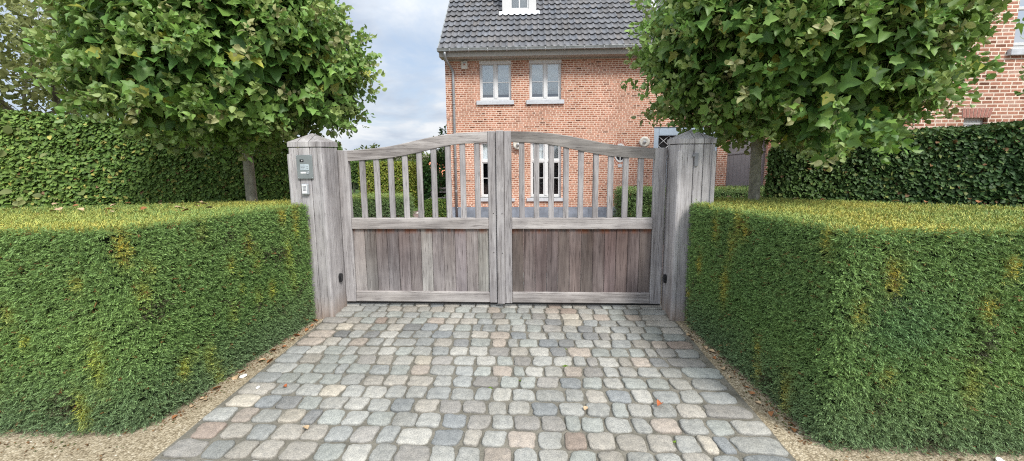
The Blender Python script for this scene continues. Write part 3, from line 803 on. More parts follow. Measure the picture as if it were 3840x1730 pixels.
def hedge_points(poly, vis, ztop, zbot, dens_side, dens_top, rs, rough, seed, topcut=0.05):
    """points and normals on the visible sides and the top of a clipped hedge. poly CCW"""
    Ps, Ns = [], []
    n = len(poly)
    nrm = []
    for i in range(n):
        a, b = np.array(poly[i]), np.array(poly[(i + 1) % n]); e = b - a; nrm.append(np.array([e[1], -e[0]]) / np.linalg.norm(e))
    for i in vis:
        a, b = np.array(poly[i]), np.array(poly[(i + 1) % n]); L = np.linalg.norm(b - a)
        za = ztop(*a) - zbot(*a)
        m = int(L * za * dens_side)
        if m == 0: continue
        t = rs.rand(m); xy = a + (b - a) * t[:, None]
        zt = np.array([ztop(x, y) - 0.012 for x, y in xy]); zb = np.array([zbot(x, y) for x, y in xy])
        h = rs.rand(m); z = zb + (zt - zb) * h
        nn = np.zeros((m, 3)); nn[:, :2] = nrm[i]
        P = np.column_stack([xy, z])
        near = np.clip(1 - (zt - z) / topcut, 0, 1)   # rounded shoulder
        nn[:, 2] += near * 0.6
        P[:, :2] -= nrm[i] * (near ** 2 * topcut * 0.5)[:, None]
        low = np.clip(1 - (z - zb) / 0.10, 0, 1)
        P[:, :2] -= nrm[i] * (low * rs.uniform(-0.02, 0.06, m))[:, None]
        Ps.append(P); Ns.append(nn)
    nside = sum(len(p) for p in Ps)
    if dens_top:
        xs = [p[0] for p in poly]; ys = [p[1] for p in poly]
        A = (max(xs) - min(xs)) * (max(ys) - min(ys)); m = int(A * dens_top)
        x = rs.uniform(min(xs), max(xs), m); y = rs.uniform(min(ys), max(ys), m); k = in_poly(x, y, poly)
        x, y = x[k], y[k]
        P = np.column_stack([x, y, [ztop(a, b) - 0.022 for a, b in zip(x, y)]])
        nn = np.zeros((len(x), 3)); nn[:, 2] = 1
        Ps.append(P); Ns.append(nn)
    P = np.concatenate(Ps); Nn = np.concatenate(Ns)
    P = P + Nn * (noise3(P, seed, 6.0, 3) * rough)[:, None] - Nn * (rs.rand(len(P)) ** 2 * 0.022)[:, None]
    side = np.arange(len(P)) < nside
    return P, Nn / np.linalg.norm(Nn, axis=1, keepdims=True), side
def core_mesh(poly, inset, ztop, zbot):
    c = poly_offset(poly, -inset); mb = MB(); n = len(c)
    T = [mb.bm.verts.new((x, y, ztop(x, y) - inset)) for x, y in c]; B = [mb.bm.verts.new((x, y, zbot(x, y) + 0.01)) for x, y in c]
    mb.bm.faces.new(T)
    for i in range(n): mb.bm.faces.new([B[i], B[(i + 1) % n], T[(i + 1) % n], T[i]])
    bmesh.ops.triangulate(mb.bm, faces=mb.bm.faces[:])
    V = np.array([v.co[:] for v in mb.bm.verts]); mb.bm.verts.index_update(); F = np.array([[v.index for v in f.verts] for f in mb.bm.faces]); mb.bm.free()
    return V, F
def mesh_with_core(name, V, F, C, cv, cf, mat, parent=None):
    """foliage faces and the dark inside as one mesh with two materials"""
    k = F.shape[1]
    if k == 4: cf = np.column_stack([cf, cf[:, 2]])[:, :4]
    me_F = F; off = len(V)
    if k == 4:
        # triangles repeated as degenerate quads are avoided: split the core into a quad fan with midpoints
        q = []; nv = list(cv)
        for a, b, c in cf[:, :3]:
            m = len(nv); nv += [(cv[a] + cv[b]) / 2, (cv[b] + cv[c]) / 2, (cv[c] + cv[a]) / 2, (cv[a] + cv[b] + cv[c]) / 3]
            q += [(a, m, m + 3, m + 2), (b, m + 1, m + 3, m), (c, m + 2, m + 3, m + 1)]
        cv = np.array(nv); cf = np.array(q)
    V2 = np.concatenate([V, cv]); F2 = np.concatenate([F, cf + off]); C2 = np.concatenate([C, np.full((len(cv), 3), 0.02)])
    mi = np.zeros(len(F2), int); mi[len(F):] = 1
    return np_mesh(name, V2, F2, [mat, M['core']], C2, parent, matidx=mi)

def yew_colour(P, side, rs, seed, yellow_side=0.25, top_yellow=0.75, dim=1.0):
    n = len(P)
    a = noise3(P, seed + 1, 2.2, 3)[:, None]
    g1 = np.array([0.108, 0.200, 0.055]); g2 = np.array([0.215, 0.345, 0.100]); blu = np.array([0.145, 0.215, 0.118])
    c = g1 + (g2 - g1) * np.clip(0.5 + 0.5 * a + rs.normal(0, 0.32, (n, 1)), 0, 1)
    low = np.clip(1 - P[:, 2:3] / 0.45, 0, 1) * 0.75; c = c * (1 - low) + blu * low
    yl = np.array([0.48, 0.42, 0.085]); yl2 = np.array([0.34, 0.38, 0.09])
    f = np.zeros(n); sid = np.nonzero(side)[0]
    for k in range(int(330 * yellow_side)):
        q = P[sid[rs.randint(len(sid))]]; w = rs.uniform(0.014, 0.042); hh = w * rs.uniform(1.4, 4.2)
        d2 = ((P[:, 0] - q[0]) ** 2 + (P[:, 1] - q[1]) ** 2) / w ** 2 + (P[:, 2] - q[2]) ** 2 / hh ** 2
        f = np.maximum(f, np.exp(-d2) * rs.uniform(0.35, 1.0))
    f = np.where(side, np.clip(f * (0.4 + 0.9 * rs.rand(n)), 0, 0.9), 0)[:, None]
    warm = np.where(noise3(P, seed + 6, 1.3, 1)[:, None] > 0.2, np.array([0.52, 0.40, 0.05]), np.array([0.44, 0.46, 0.06]))
    c = c * (1 - f) + warm * f
    dk = (noise3(P, seed + 8, 13.0, 3) > 0.74) & side           # scattered darker spots on the sides
    c = np.where((dk & (rs.rand(n) < 0.40))[:, None], np.array([0.060, 0.058, 0.030]), c)
    # yellow-green top
    tnoise = np.clip(top_yellow + 0.35 * noise3(P, seed + 3, 3.0, 2) + rs.normal(0, 0.25, n), 0, 1)
    ft = np.where(side, 0, tnoise)[:, None]
    mixy = np.clip(0.5 + 0.8 * noise3(P, seed + 4, 7.0, 2) + rs.normal(0, 0.3, n), 0, 1)[:, None]
    c = c * (1 - ft) + (yl * mixy + yl2 * (1 - mixy)) * ft
    br = (rs.rand(n) < 0.012)[:, None]
    c = np.where(br, np.array([0.22, 0.10, 0.035]), c)
    return c * dim
def yew_hedge(name, label, cat, poly, vis, ztop, zbot, ds, dt, seed, per=8, length=0.0155, width=0.0043, rough=0.006, ys=0.25, ty=0.75, dim=1.0, group=None, topcut=0.022, extra=None):
    rs = np.random.RandomState(seed)
    P, Nn, side = hedge_points(poly, vis, ztop, zbot, ds, dt, rs, rough, seed, topcut)
    C = yew_colour(P, side, rs, seed, ys, ty, dim)
    if extra is not None: C = extra(P, Nn, side, C, rs)
    parts = [needles(P, Nn, C, rs, per, length, width, length * 2.0)]
    # stray longer shoots along the foot and out of the face
    k = rs.rand(len(P)) < np.where(side & (P[:, 2] - np.array([zbot(x, y) for x, y in P[:, :2]]) < 0.10), 0.08, 0.005)
    if k.sum():
        Q = P[k] + Nn[k] * 0.006; parts.append(needles(Q, Nn[k], C[k] * 1.05, rs, per + 6, length * 1.15, width, length * 3.6, up=0.0))
    V, F, Cc = join_np(parts)
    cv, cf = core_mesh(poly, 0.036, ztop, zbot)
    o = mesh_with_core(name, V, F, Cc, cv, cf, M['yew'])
    return tag(o, label, cat, group)

flat0 = lambda x, y: -0.02
ztL = lambda x, y: 1.24 - (y - 2.15) * 0.048
polyL = [(-7.0, 2.03), (-2.335, 2.095), (-2.185, 3.755), (-2.35, 3.775), (-2.36, 4.42), (-2.63, 4.38), (-4.80, 3.34), (-7.0, 2.52)]
polyL = round_corner(polyL, 1, 0.22, 5)
yew_hedge('yew_hedge', 'low square clipped yew hedge on the left of the cobbled driveway', 'hedge', polyL, [0, 1, 2, 3, 4, 5, 6, 7], ztL, flat0, 8800, 6200, 21, per=8, group='clipped yew hedges beside the driveway', ys=0.30, ty=0.60)
polyR = [(1.655, 2.12), (6.6, 2.02), (6.6, 2.40), (4.05, 3.34), (2.55, 4.50), (1.77, 4.55), (1.765, 3.83), (1.545, 3.80), (1.545, 3.55)]
polyR = round_corner(polyR, 0, 0.06, 4)
def right_patch(P, Nn, side, C, rs):
    # shaggier blue-green patch right of the corner
    d = np.exp(-((P[:, 0] - 2.02) / 0.26) ** 2 - ((P[:, 2] - 0.70) / 0.22) ** 2) * side
    C = C * (1 - 0.5 * d[:, None]) + np.array([0.055, 0.15, 0.075]) * 0.5 * d[:, None]
    return C
yew_hedge('yew_hedge', 'low square clipped yew hedge on the right of the cobbled driveway', 'hedge', polyR, [0, 1, 2, 3, 4, 5, 10, 11, 12], ztL, flat0, 8800, 6200, 31, per=8, group='clipped yew hedges beside the driveway', ys=0.22, ty=0.62, rough=0.008, extra=right_patch)

def leaf_hedge(name, label, poly, vis, ztop, zbot, ds, dt, seed, size, cols, rough=0.035, bright=None, group=None, tmpl=None, mat='beech', cat='hedge'):
    rs = np.random.RandomState(seed)
    P, Nn, side = hedge_points(poly, vis, ztop, zbot, ds, dt, rs, rough, seed, 0.10)
    n = len(P); ca, cb, cy = [np.array(c) for c in cols]
    a = np.clip(0.5 + 0.5 * noise3(P, seed + 1, 1.6, 3) + rs.normal(0, 0.25, n), 0, 1)[:, None]
    c = ca + (cb - ca) * a
    yel = (rs.rand(n) < 0.05)[:, None]; c = np.where(yel, cy, c)
    brn = (rs.rand(n) < 0.012)[:, None]; c = np.where(brn, np.array([0.20, 0.11, 0.05]), c)
    if bright is not None: c = c * bright(P)[:, None]
    D = Nn * 0.30 + rs.normal(size=(n, 3)) * 0.55; D[:, 2] -= np.where(side, 0.55, 0.0)
    U = Nn * 1.0 + rs.normal(size=(n, 3)) * 0.35; U[:, 2] += 0.45
    s = size * (0.7 + 0.6 * rs.rand(n))
    V, F, C = leaves(P, D, U, s, c, rs, tmpl or simple_template(), 0.25, 0.25, 0.2)
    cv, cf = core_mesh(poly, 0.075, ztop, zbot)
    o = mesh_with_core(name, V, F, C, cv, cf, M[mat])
    return tag(o, label, cat, group)

# tall hornbeam hedges left and right
def zt_tl(x, y):
    t = (x + 6.9) / 3.9; return 2.25 - 0.44 * min(max(t, -1), 1.3) + 0.015 * math.sin(3 * x)
polyTL = [(-9.0, 3.92), (-6.9, 4.62), (-2.95, 6.15), (-3.3, 6.85), (-9.2, 4.65)]
leaf_hedge('hornbeam_hedge', 'tall leafy hornbeam hedge behind the left plane tree', polyTL, [0, 1, 2], zt_tl, lambda x, y: tz(y) - 0.02, 3400, 2000, 41, 0.052,
           [(0.085, 0.165, 0.035), (0.22, 0.33, 0.075), (0.40, 0.38, 0.10)], group='tall hornbeam hedges', rough=0.022)
def zt_tr(x, y):
    t = (x - 3.0) / 2.6; return 1.645 + 0.30 * min(max(t, -0.2), 1.6) + 0.012 * math.sin(4 * x)
polyTR = [(3.20, 5.48), (5.3, 4.58), (8.5, 3.4), (8.8, 4.2), (5.6, 5.4), (3.66, 6.15)]
leaf_hedge('hornbeam_hedge', 'tall dark hornbeam hedge behind the right plane tree', polyTR, [0, 1, 5], zt_tr, lambda x, y: tz(y) - 0.02, 3400, 2000, 43, 0.046,
           [(0.036, 0.085, 0.024), (0.10, 0.175, 0.045), (0.20, 0.24, 0.07)], group='tall hornbeam hedges', rough=0.022)

# low yew hedge in the forecourt, seen through the right end of the gate
polyF = [(2.05, 8.2), (7.4, 8.2), (7.4, 9.5), (2.05, 9.5)]
yew_hedge('yew_hedge', 'low shaded yew hedge in front of the house door', 'hedge', polyF, [0, 3], lambda x, y: 0.83 - (y - 8.2) * 0.03, lambda x, y: tz(y) - 0.02, 1500, 1300, 51, per=6, length=0.035, width=0.010, ys=0.02, ty=0.05, dim=0.62)  # dim puts the shade over this hedge into its needle colour
# garden hedges seen through the left leaf
polyG = [(-8.2, 10.4), (-3.39, 10.4), (-3.39, 11.3), (-8.2, 11.3)]
yew_hedge('yew_hedge', 'low dark yew hedge in the garden seen through the left gate bars', 'hedge', polyG, [0, 1], lambda x, y: 0.47, lambda x, y: tz(y) - 0.02, 1500, 1500, 52, per=6, length=0.036, width=0.011, ys=0.03, ty=0.35, dim=0.8)
polyB = [(-3.50, 13.0), (-2.80, 13.0), (-2.80, 13.8), (-3.50, 13.8)]
leaf_hedge('box_hedge', 'small light green box cube beside the house corner', polyB, [0, 1, 3], lambda x, y: 0.085, lambda x, y: tz(y) - 0.02, 2600, 2200, 53, 0.045,
           [(0.07, 0.13, 0.025), (0.13, 0.21, 0.04), (0.26, 0.27, 0.05)], rough=0.02, tmpl=small_template(), mat='leafy')
polyH = [(-6.35, 14.6), (-4.45, 14.6), (-4.45, 15.6), (-6.35, 15.6)]
leaf_hedge('hornbeam_hedge', 'square yellow-green hornbeam block in the garden behind the gate', polyH, [0, 1, 3], lambda x, y: 1.30, lambda x, y: tz(y) - 0.02, 1200, 900, 54, 0.085,
           [(0.10, 0.17, 0.025), (0.27, 0.30, 0.05), (0.40, 0.38, 0.08)], rough=0.03, tmpl=small_template(), mat='leafy')
polyI = [(-4.60, 16.5), (-4.02, 16.5), (-4.02, 17.6), (-4.60, 17.6)]
leaf_hedge('hornbeam_hedge', 'narrow dark green hedge block at the end of the garden path', polyI, [0, 1, 3], lambda x, y: 0.97, lambda x, y: tz(y) - 0.02, 1200, 900, 55, 0.085,
           [(0.04, 0.085, 0.02), (0.09, 0.15, 0.035), (0.17, 0.19, 0.05)], rough=0.03, tmpl=small_template(), mat='leafy')

# ------------------------------------------------------------------ trees
def plane_tree(label, base, top, cc, rad, seed, shoots=560, low=(), lit_side=None, group='standard plane trees'):
    rs = np.random.RandomState(seed); rnd = random.Random(seed)
    bx_, by_ = base
    root = thing('plane_tree', label, 'tree', (bx_, by_, 0), group=group); o0 = np.array([bx_, by_, 0.0])
    cc = np.array(cc); rad = np.array(rad)
    # trunk with limbs
    mb = MB()
    tp = np.array(top)
    mb.tube([Vector((bx_, by_, -0.1)) - Vector(o0), Vector((bx_ * 0.75 + tp[0] * 0.25 + 0.008, by_, 0.6)) - Vector(o0), Vector((bx_ * 0.4 + tp[0] * 0.6, by_, 1.2)) - Vector(o0), Vector((tp[0], tp[1], 1.72)) - Vector(o0), Vector((cc[0] * 0.5 + tp[0] * 0.5, cc[1] * 0.5 + tp[1] * 0.5, cc[2] + 0.3)) - Vector(o0)],
            [0.068, 0.060, 0.055, 0.050, 0.028], 12)
    st = []
    for k in range(9):
        a = 2 * PI * k / 9 + rnd.uniform(-0.2, 0.2); h = rnd.uniform(1.75, 2.35)
        p0 = Vector((tp[0], tp[1], h)); p3 = Vector(cc + rad * np.array([math.cos(a), math.sin(a), rnd.uniform(-0.35, 0.5)]) * 0.78)
        m = p0.lerp(p3, 0.5) + Vector((0, 0, rnd.uniform(-0.02, 0.12)))
        mb.tube([p0 - Vector(o0), m - Vector(o0), p3 - Vector(o0)], [0.026, 0.018, 0.008], 7)
        st.append((p0, m, p3))
    mb.build('trunk', M['bark'], root)
    # shoots on the surface of the clipped head
    u = rs.normal(size=(shoots * 3, 3)); u /= np.linalg.norm(u, axis=1, keepdims=True)
    u = u[(u[:, 1] < 0.55) | (rs.rand(len(u)) < 0.35)][:shoots]           # fewer behind
    e = 2.3
    r = (np.abs(u) ** e).sum(1) ** (-1 / e)
    surf = u * r[:, None]
    f = rs.uniform(0.70, 0.96, len(u)) + 0.07 * noise3(surf * 2, seed + 5, 2.0, 2)
    B = cc + rad * surf * f[:, None] * 0.93
    if len(low):                       # a few low drooping shoots
        q = np.repeat(np.array(low), 3, axis=0) + rs.normal(0, 0.08, (3 * len(low), 3))
        B = np.concatenate([B, q]); uu = (q - cc) / rad; u = np.concatenate([u, uu / np.linalg.norm(uu, axis=1, keepdims=True)])
    out = u * rad; out /= np.linalg.norm(out, axis=1, keepdims=True)
    d = out * 0.75 + rs.normal(size=B.shape) * 0.28; d[:, 2] += np.where(u[:, 2] < -0.45, -0.05, 0.45)
    d /= np.linalg.norm(d, axis=1, keepdims=True)
    L = rs.uniform(0.20, 0.42, len(u))
    k = 8
    t = np.tile(np.linspace(-0.25, 0.85, k), (len(u), 1)) + rs.uniform(-0.06, 0.06, (len(u), k))
    ang = np.arange(k)[None, :] * 2.4 + rs.rand(len(u), 1) * 6.28
    a1 = np.cross(d, rs.normal(size=d.shape)); a1 /= np.linalg.norm(a1, axis=1, keepdims=True); a2 = np.cross(d, a1)
    rad_dir = a1[:, None, :] * np.cos(ang)[..., None] + a2[:, None, :] * np.sin(ang)[..., None]
    Pl = B[:, None, :] + d[:, None, :] * (t * L[:, None])[..., None] + rad_dir * 0.045
    Dl = rad_dir * 0.75 + d[:, None, :] * 0.25 + out[:, None, :] * 0.55 + rs.normal(size=Pl.shape) * 0.2
    Dl[..., 2] -= 0.38
    Ul = d[:, None, :] * 0.6 + out[:, None, :] * 0.55 + rs.normal(size=Pl.shape) * 0.25; Ul[..., 2] += 0.55
    size = (0.128 - 0.068 * np.clip(t, 0, 1)) * rs.uniform(0.75, 1.25, t.shape)
    Pf, Df, Uf, sf, tf = Pl.reshape(-1, 3), Dl.reshape(-1, 3), Ul.reshape(-1, 3), size.ravel(), t.ravel()
    n = len(Pf)
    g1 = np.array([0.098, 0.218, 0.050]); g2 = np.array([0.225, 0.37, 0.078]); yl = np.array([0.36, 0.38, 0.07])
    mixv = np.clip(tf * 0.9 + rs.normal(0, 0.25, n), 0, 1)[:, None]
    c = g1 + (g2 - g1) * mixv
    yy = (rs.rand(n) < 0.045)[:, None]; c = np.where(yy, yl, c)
    if lit_side is not None: c = c * lit_side(Pf)[:, None]
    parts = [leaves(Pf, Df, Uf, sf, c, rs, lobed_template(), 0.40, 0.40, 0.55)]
    # inside leaves
    m = 550
    w = rs.normal(size=(m, 3)); w /= np.linalg.norm(w, axis=1, keepdims=True); rr = (np.abs(w) ** e).sum(1) ** (-1 / e)
    Pi = cc + rad * w * (rr * rs.uniform(0.45, 0.82, m))[:, None]
    Di = w + rs.normal(size=(m, 3)) * 0.5; Di[:, 2] -= 0.5
    Ui = rs.normal(size=(m, 3)) * 0.4 + w * 0.5; Ui[:, 2] += 0.8
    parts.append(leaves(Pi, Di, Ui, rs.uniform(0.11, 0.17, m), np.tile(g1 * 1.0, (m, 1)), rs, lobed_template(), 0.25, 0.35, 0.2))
    # pale young leaves at the shoot tips
    kk = 15; sel = rs.rand(len(u)) < 0.80
    tipb = (B + d * L[:, None])[sel]; ds = d[sel]
    Pt = tipb[:, None, :] + ds[:, None, :] * rs.uniform(-0.10, 0.07, (len(tipb), kk))[..., None] + rs.normal(0, 0.024, (len(tipb), kk, 3))
    Dt = ds[:, None, :] * 0.8 + rs.normal(size=Pt.shape) * 0.6; Dt[..., 2] += 0.15
    Ut = rs.normal(size=Pt.shape) * 0.6 + ds[:, None, :] * 0.5
    st_ = rs.uniform(0.030, 0.072, Pt.shape[:2]).ravel()
    pal = np.array([[0.29, 0.38, 0.12], [0.23, 0.37, 0.09], [0.36, 0.37, 0.17], [0.18, 0.34, 0.075]])
    ct = np.repeat(pal[rs.choice(4, len(tipb), p=[0.34, 0.34, 0.12, 0.20])], kk, axis=0)
    parts.append(leaves(Pt.reshape(-1, 3), Dt.reshape(-1, 3), Ut.reshape(-1, 3), st_, ct, rs, simple_template(), 0.5, 0.3, 0.5))
    # stems of the shoots: thin triangular blades
    nS = len(u); w1 = a1 * 0.0035; e0 = B - d * 0.18; e1 = B + d * L[:, None]
    Vs = np.stack([e0 + w1, e0 - w1, e1], axis=1).reshape(-1, 3); Vs2 = np.stack([e0 + a2 * 0.0035, e0 - a2 * 0.0035, e1], axis=1).reshape(-1, 3)
    Vst = np.concatenate([Vs, Vs2]); Fst = np.arange(len(Vst)).reshape(-1, 3); Cst = np.tile(np.array([0.16, 0.15, 0.07]), (len(Vst), 1))
    parts.append((Vst, Fst, Cst))
    V, F, C = join_np(parts)
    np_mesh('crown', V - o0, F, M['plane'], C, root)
    return root
plane_tree('clipped plane tree rising from the left yew hedge', (-3.07, 4.28), (-3.11, 4.3), (-3.22, 4.30, 2.71), (1.34, 1.14, 0.85), 101, 1200, lit_side=lambda P: 1.0 + 0.35 * np.clip((-3.9 - P[:, 0]), 0, 1))  # leaf colour painted lighter towards the outer left, as the light falls
plane_tree('clipped plane tree rising from the right yew hedge', (2.36, 4.26), (2.36, 4.28), (2.61, 4.22, 2.68), (1.34, 1.14, 0.84), 207, 1200, low=[(2.45, 3.45, 1.92), (2.65, 3.4, 1.88), (2.8, 3.5, 1.93), (2.55, 3.65, 1.98), (1.50, 4.0, 2.22)], lit_side=lambda P: 0.95 + 0.35 * np.clip((P[:, 0] - 3.2), 0, 1))  # leaf colour painted lighter on the outer right, where light falls
plane_tree('plane tree at the right edge whose leaves reach in before the brick wall', (7.75, 4.5), (7.75, 4.5), (7.25, 4.6, 2.72), (1.45, 1.2, 0.75), 311, 420)

def leaf_cloud(blobs, n, size, cols, rs, tmpl, droop=0.25, up=0.5):
    """leaves in clumps inside ellipsoids: blobs = [(centre, radii)]"""
    Vw = np.array([np.prod(r) for _, r in blobs]) ** 0.67; Vw /= Vw.sum(); parts = []
    ca, cb = np.array(cols[0]), np.array(cols[1])
    for (c, r), w in zip(blobs, Vw):
        m = max(int(n * w), 6); nc = max(m // 14, 3)
        u = rs.normal(size=(nc, 3)); u /= np.linalg.norm(u, axis=1, keepdims=True)
        cl = u * rs.uniform(0.35, 1.0, (nc, 1)) ** 0.5
        i = rs.choice(nc, m); p = cl[i] + rs.normal(0, 0.13, (m, 3))
        P = np.array(c) + p * np.array(r)
        D = p + rs.normal(size=(m, 3)) * 0.7; D[:, 2] -= 0.2
        U = rs.normal(size=(m, 3)) * 0.5 + p * 0.5; U[:, 2] += up
        tone = np.clip(0.45 + 0.35 * p[:, 2] + rs.normal(0, 0.2, m) + 0.25 * rs.normal(0, 1, nc)[i], 0, 1)[:, None]
        parts.append(leaves(P, D, U, size * rs.uniform(0.6, 1.3, m), ca + (cb - ca) * tone, rs, tmpl, 0.25, droop, 0.3))
    return join_np(parts)

def garden_tree(name, label, cat, base, h, blobs, n, size, cols, seed, bark='bark_dark', r0=0.12, limbs=6, group=None, tmpl=None, crook=0.1):
    rs = np.random.RandomState(seed); rnd = random.Random(seed); b = Vector(base)
    root = thing(name, label, cat, base, group)
    mb = MB(); top = Vector((rnd.uniform(-crook, crook), rnd.uniform(-crook, crook), h))
    mb.tube([Vector((0, 0, -0.1)), Vector((rnd.uniform(-crook, crook), 0, h * 0.4)), top], [r0, r0 * 0.75, r0 * 0.25], 9)
    for k in range(limbs):
        c, r = blobs[rnd.randrange(len(blobs))]
        e = Vector(c) - b + Vector([rnd.uniform(-0.8, 0.8) * q for q in r]); s = top * rnd.uniform(0.35, 0.85)
        m = s.lerp(e, 0.5) + Vector((rnd.uniform(-0.3, 0.3), 0, rnd.uniform(-0.1, 0.3))) * 0.6
        mb.tube([s, m, e], [r0 * 0.42, r0 * 0.26, r0 * 0.07], 6)
    mb.build('trunk', M[bark], root)
    V, F, C = leaf_cloud(blobs, n, size, cols, rs, tmpl or simple_template())
    np_mesh('crown', V - np.array(base), F, M['leafy'], C, root)
    return root

# loose grey-green tree at the far left with bare twigs
def twig_tree():
    rs = np.random.RandomState(77); rnd = random.Random(77)
    base = (-10.6, 8.2, -0.25); b = np.array(base)
    root = thing('garden_tree', 'loose grey-green tree with bare twigs behind the left hornbeam hedge', 'tree', base)
    mb = MB()
    def branch(p, d, L, r, depth):
        p1 = p + d * L * 0.5 + Vector((rnd.gauss(0, 0.05), rnd.gauss(0, 0.05), rnd.gauss(0.02, 0.05))) * L
        p2 = p1 + (d + Vector((rnd.gauss(0, 0.25), rnd.gauss(0, 0.25), rnd.gauss(0.05, 0.2)))).normalized() * L * 0.5
        mb.tube([p, p1, p2], [r, r * 0.8, r * 0.55], 6 if depth < 2 else 4, caps=False)
        ends.append((p2, (p2 - p1).normalized(), depth))
        if depth < 4:
            for q in range(rnd.choice([2, 3, 3])):
                nd = ((p2 - p1).normalized() + Vector((rnd.gauss(0, 0.6), rnd.gauss(0, 0.6), rnd.gauss(0.05, 0.45)))).normalized()
                branch(p2 if q else p1, nd, L * rnd.uniform(0.6, 0.8), r * 0.55, depth + 1)
    ends = []
    for (dx, dy, dz) in ((0.1, 0, 1), (-0.5, 0.1, 0.8), (0.55, -0.2, 0.8), (0.2, -0.5, 0.75)):
        branch(Vector((rnd.uniform(-0.1, 0.1), 0, 0.2)), Vector((dx, dy, dz)).normalized(), 2.4, 0.085, 0)
    mb.tube([Vector((0, 0, -0.2)), Vector((0, 0, 0.5))], [0.17, 0.14], 9)
    mb.build('trunk', M['bark_dark'], root)
    tips = [(p, d) for p, d, k in ends if k >= 2]
    P0 = np.array([p[:] for p, _ in tips]); m = 36
    P = (P0[:, None, :] + rs.normal(0, 0.30, (len(P0), m, 3))).reshape(-1, 3)
    D = rs.normal(size=P.shape); D[:, 2] -= 0.3; U = rs.normal(size=P.shape) * 0.5; U[:, 2] += 0.6
    tone = np.clip(rs.normal(0.5, 0.3, len(P)), 0, 1)[:, None]
    c = np.array([0.13, 0.165, 0.055]) + (np.array([0.36, 0.39, 0.16]) - np.array([0.13, 0.165, 0.055])) * tone
    V, F, C = leaves(P, D, U, rs.uniform(0.07, 0.13, len(P)), c, rs, simple_template(), 0.3, 0.3, 0.3)
    np_mesh('crown', V, F, M['leafy'], C, root)
    print('twig tree', len(ends), len(P))
twig_tree()

# shrub behind the house corner, with a light twig above the gate rail
garden_tree('garden_shrub', 'tall dark green shrub beside the left corner of the house', 'shrub', (-3.55, 15.4, -0.46), 2.2,
            [((-3.55, 15.4, 0.7), (0.55, 0.5, 0.9)), ((-3.4, 15.5, 1.6), (0.45, 0.45, 0.6)), ((-3.3, 15.5, 2.35), (0.22, 0.2, 0.36)), ((-3.7, 15.2, 0.2), (0.42, 0.4, 0.5))], 2600, 0.10,
            [(0.02, 0.055, 0.018), (0.075, 0.17, 0.045)], 61, r0=0.05)
# clipped standards and their dark backing hedge at the end of the lawn
for i, (x, y) in enumerate(((-9.45, 21.0), (-6.25, 21.0), (-7.8, 21.0))):
    rs = np.random.RandomState(70 + i)
    root = thing('standard_tree', 'small clipped tree on a bare stem at the end of the lawn', 'tree', (x, y, -0.47), 'clipped standards at the end of the lawn')
    mb = MB(); mb.tube([(0, 0, -0.05), (0.02, 0, 0.4), (0, 0, 0.9)], [0.07, 0.055, 0.05], 9); mb.build('trunk', M['bark_pale'], root)
    w = 0.78
    poly = [(-w, -0.6), (w, -0.6), (w, 0.6), (-w, 0.6)]
    P, Nn, side = hedge_points(poly, [0, 1, 3], lambda a, b: 1.65, lambda a, b: 0.66, 420, 320, rs, 0.05, 70 + i, 0.3)
    n = len(P); c = np.array([0.05, 0.10, 0.025]) + np.array([0.09, 0.12, 0.03]) * rs.rand(n, 1)
    D = Nn * 0.5 + rs.normal(size=(n, 3)) * 0.5; D[:, 2] -= 0.3; U = Nn + rs.normal(size=(n, 3)) * 0.3
    V, F, C = leaves(P, D, U, rs.uniform(0.10, 0.17, n), c, rs, small_template())
    cv, cf = core_mesh(poly, 0.1, lambda a, b: 1.65, lambda a, b: 0.66)
    mesh_with_core('crown', V, F, C, cv, cf, M['leafy'], root)
polyD = [(-16.0, 23.2), (-2.5, 23.2), (-2.5, 24.2), (-16.0, 24.2)]
leaf_hedge('hornbeam_hedge', 'long dark hedge closing the far end of the garden', polyD, [0], lambda x, y: 0.30, lambda x, y: tz(y) - 0.02, 130, 80, 56, 0.17,
           [(0.015, 0.03, 0.012), (0.035, 0.06, 0.02), (0.06, 0.08, 0.03)], rough=0.05, tmpl=small_template(), mat='leafy')
# far trees and a far house with an orange roof
fr = random.Random(5)
for i, (x, y, h, w) in enumerate(((-27, 40, 2.3, 3.2), (-21.5, 39, 2.1, 3.0), (-16.5, 41, 2.35, 2.6), (-12, 40, 2.0, 2.8), (-8.6, 41, 2.1, 2.4), (-33, 42, 2.6, 3.5))):
    garden_tree('garden_tree', ['broad olive green tree far behind the garden', 'low round tree far behind the garden'][i % 2], 'tree', (x, y, -0.46), h * 0.7,
                [((x, y, h * 0.45), (w * 0.9, 1.5, h * 0.42)), ((x + w * 0.4, y, h * 0.6), (w * 0.5, 1.2, h * 0.3)), ((x - w * 0.4, y, h * 0.55), (w * 0.5, 1.2, h * 0.3)), ((x, y, h * 0.8), (w * 0.4, 1, h * 0.22))],
                1500, 0.30, [(0.05, 0.08, 0.025), (0.14, 0.18, 0.06)], 80 + i, r0=0.15, group='trees far behind the garden', tmpl=small_template())
fh = thing('far_house', 'far house with an orange tiled roof beyond the garden', 'house', (-10.5, 33, -1.9))
mb = MB(); mb.box(-5.5, 5.5, 0, 5, 0, 1.55); mb.build('wall', M['brick'], fh)
mb = MB(); mb.prism([(-0.35, 1.5), (5.35, 1.5), (2.5, 2.75)], 'x', -5.8, 5.8); mb.build('roof', M['orange_roof'], fh)
for k in range(3):
    mb = MB(); mb.box(-4 + 3 * k, -3 + 3 * k, -0.03, 0.05, 0.5, 1.3); mb.build('window', M['dark'], fh)

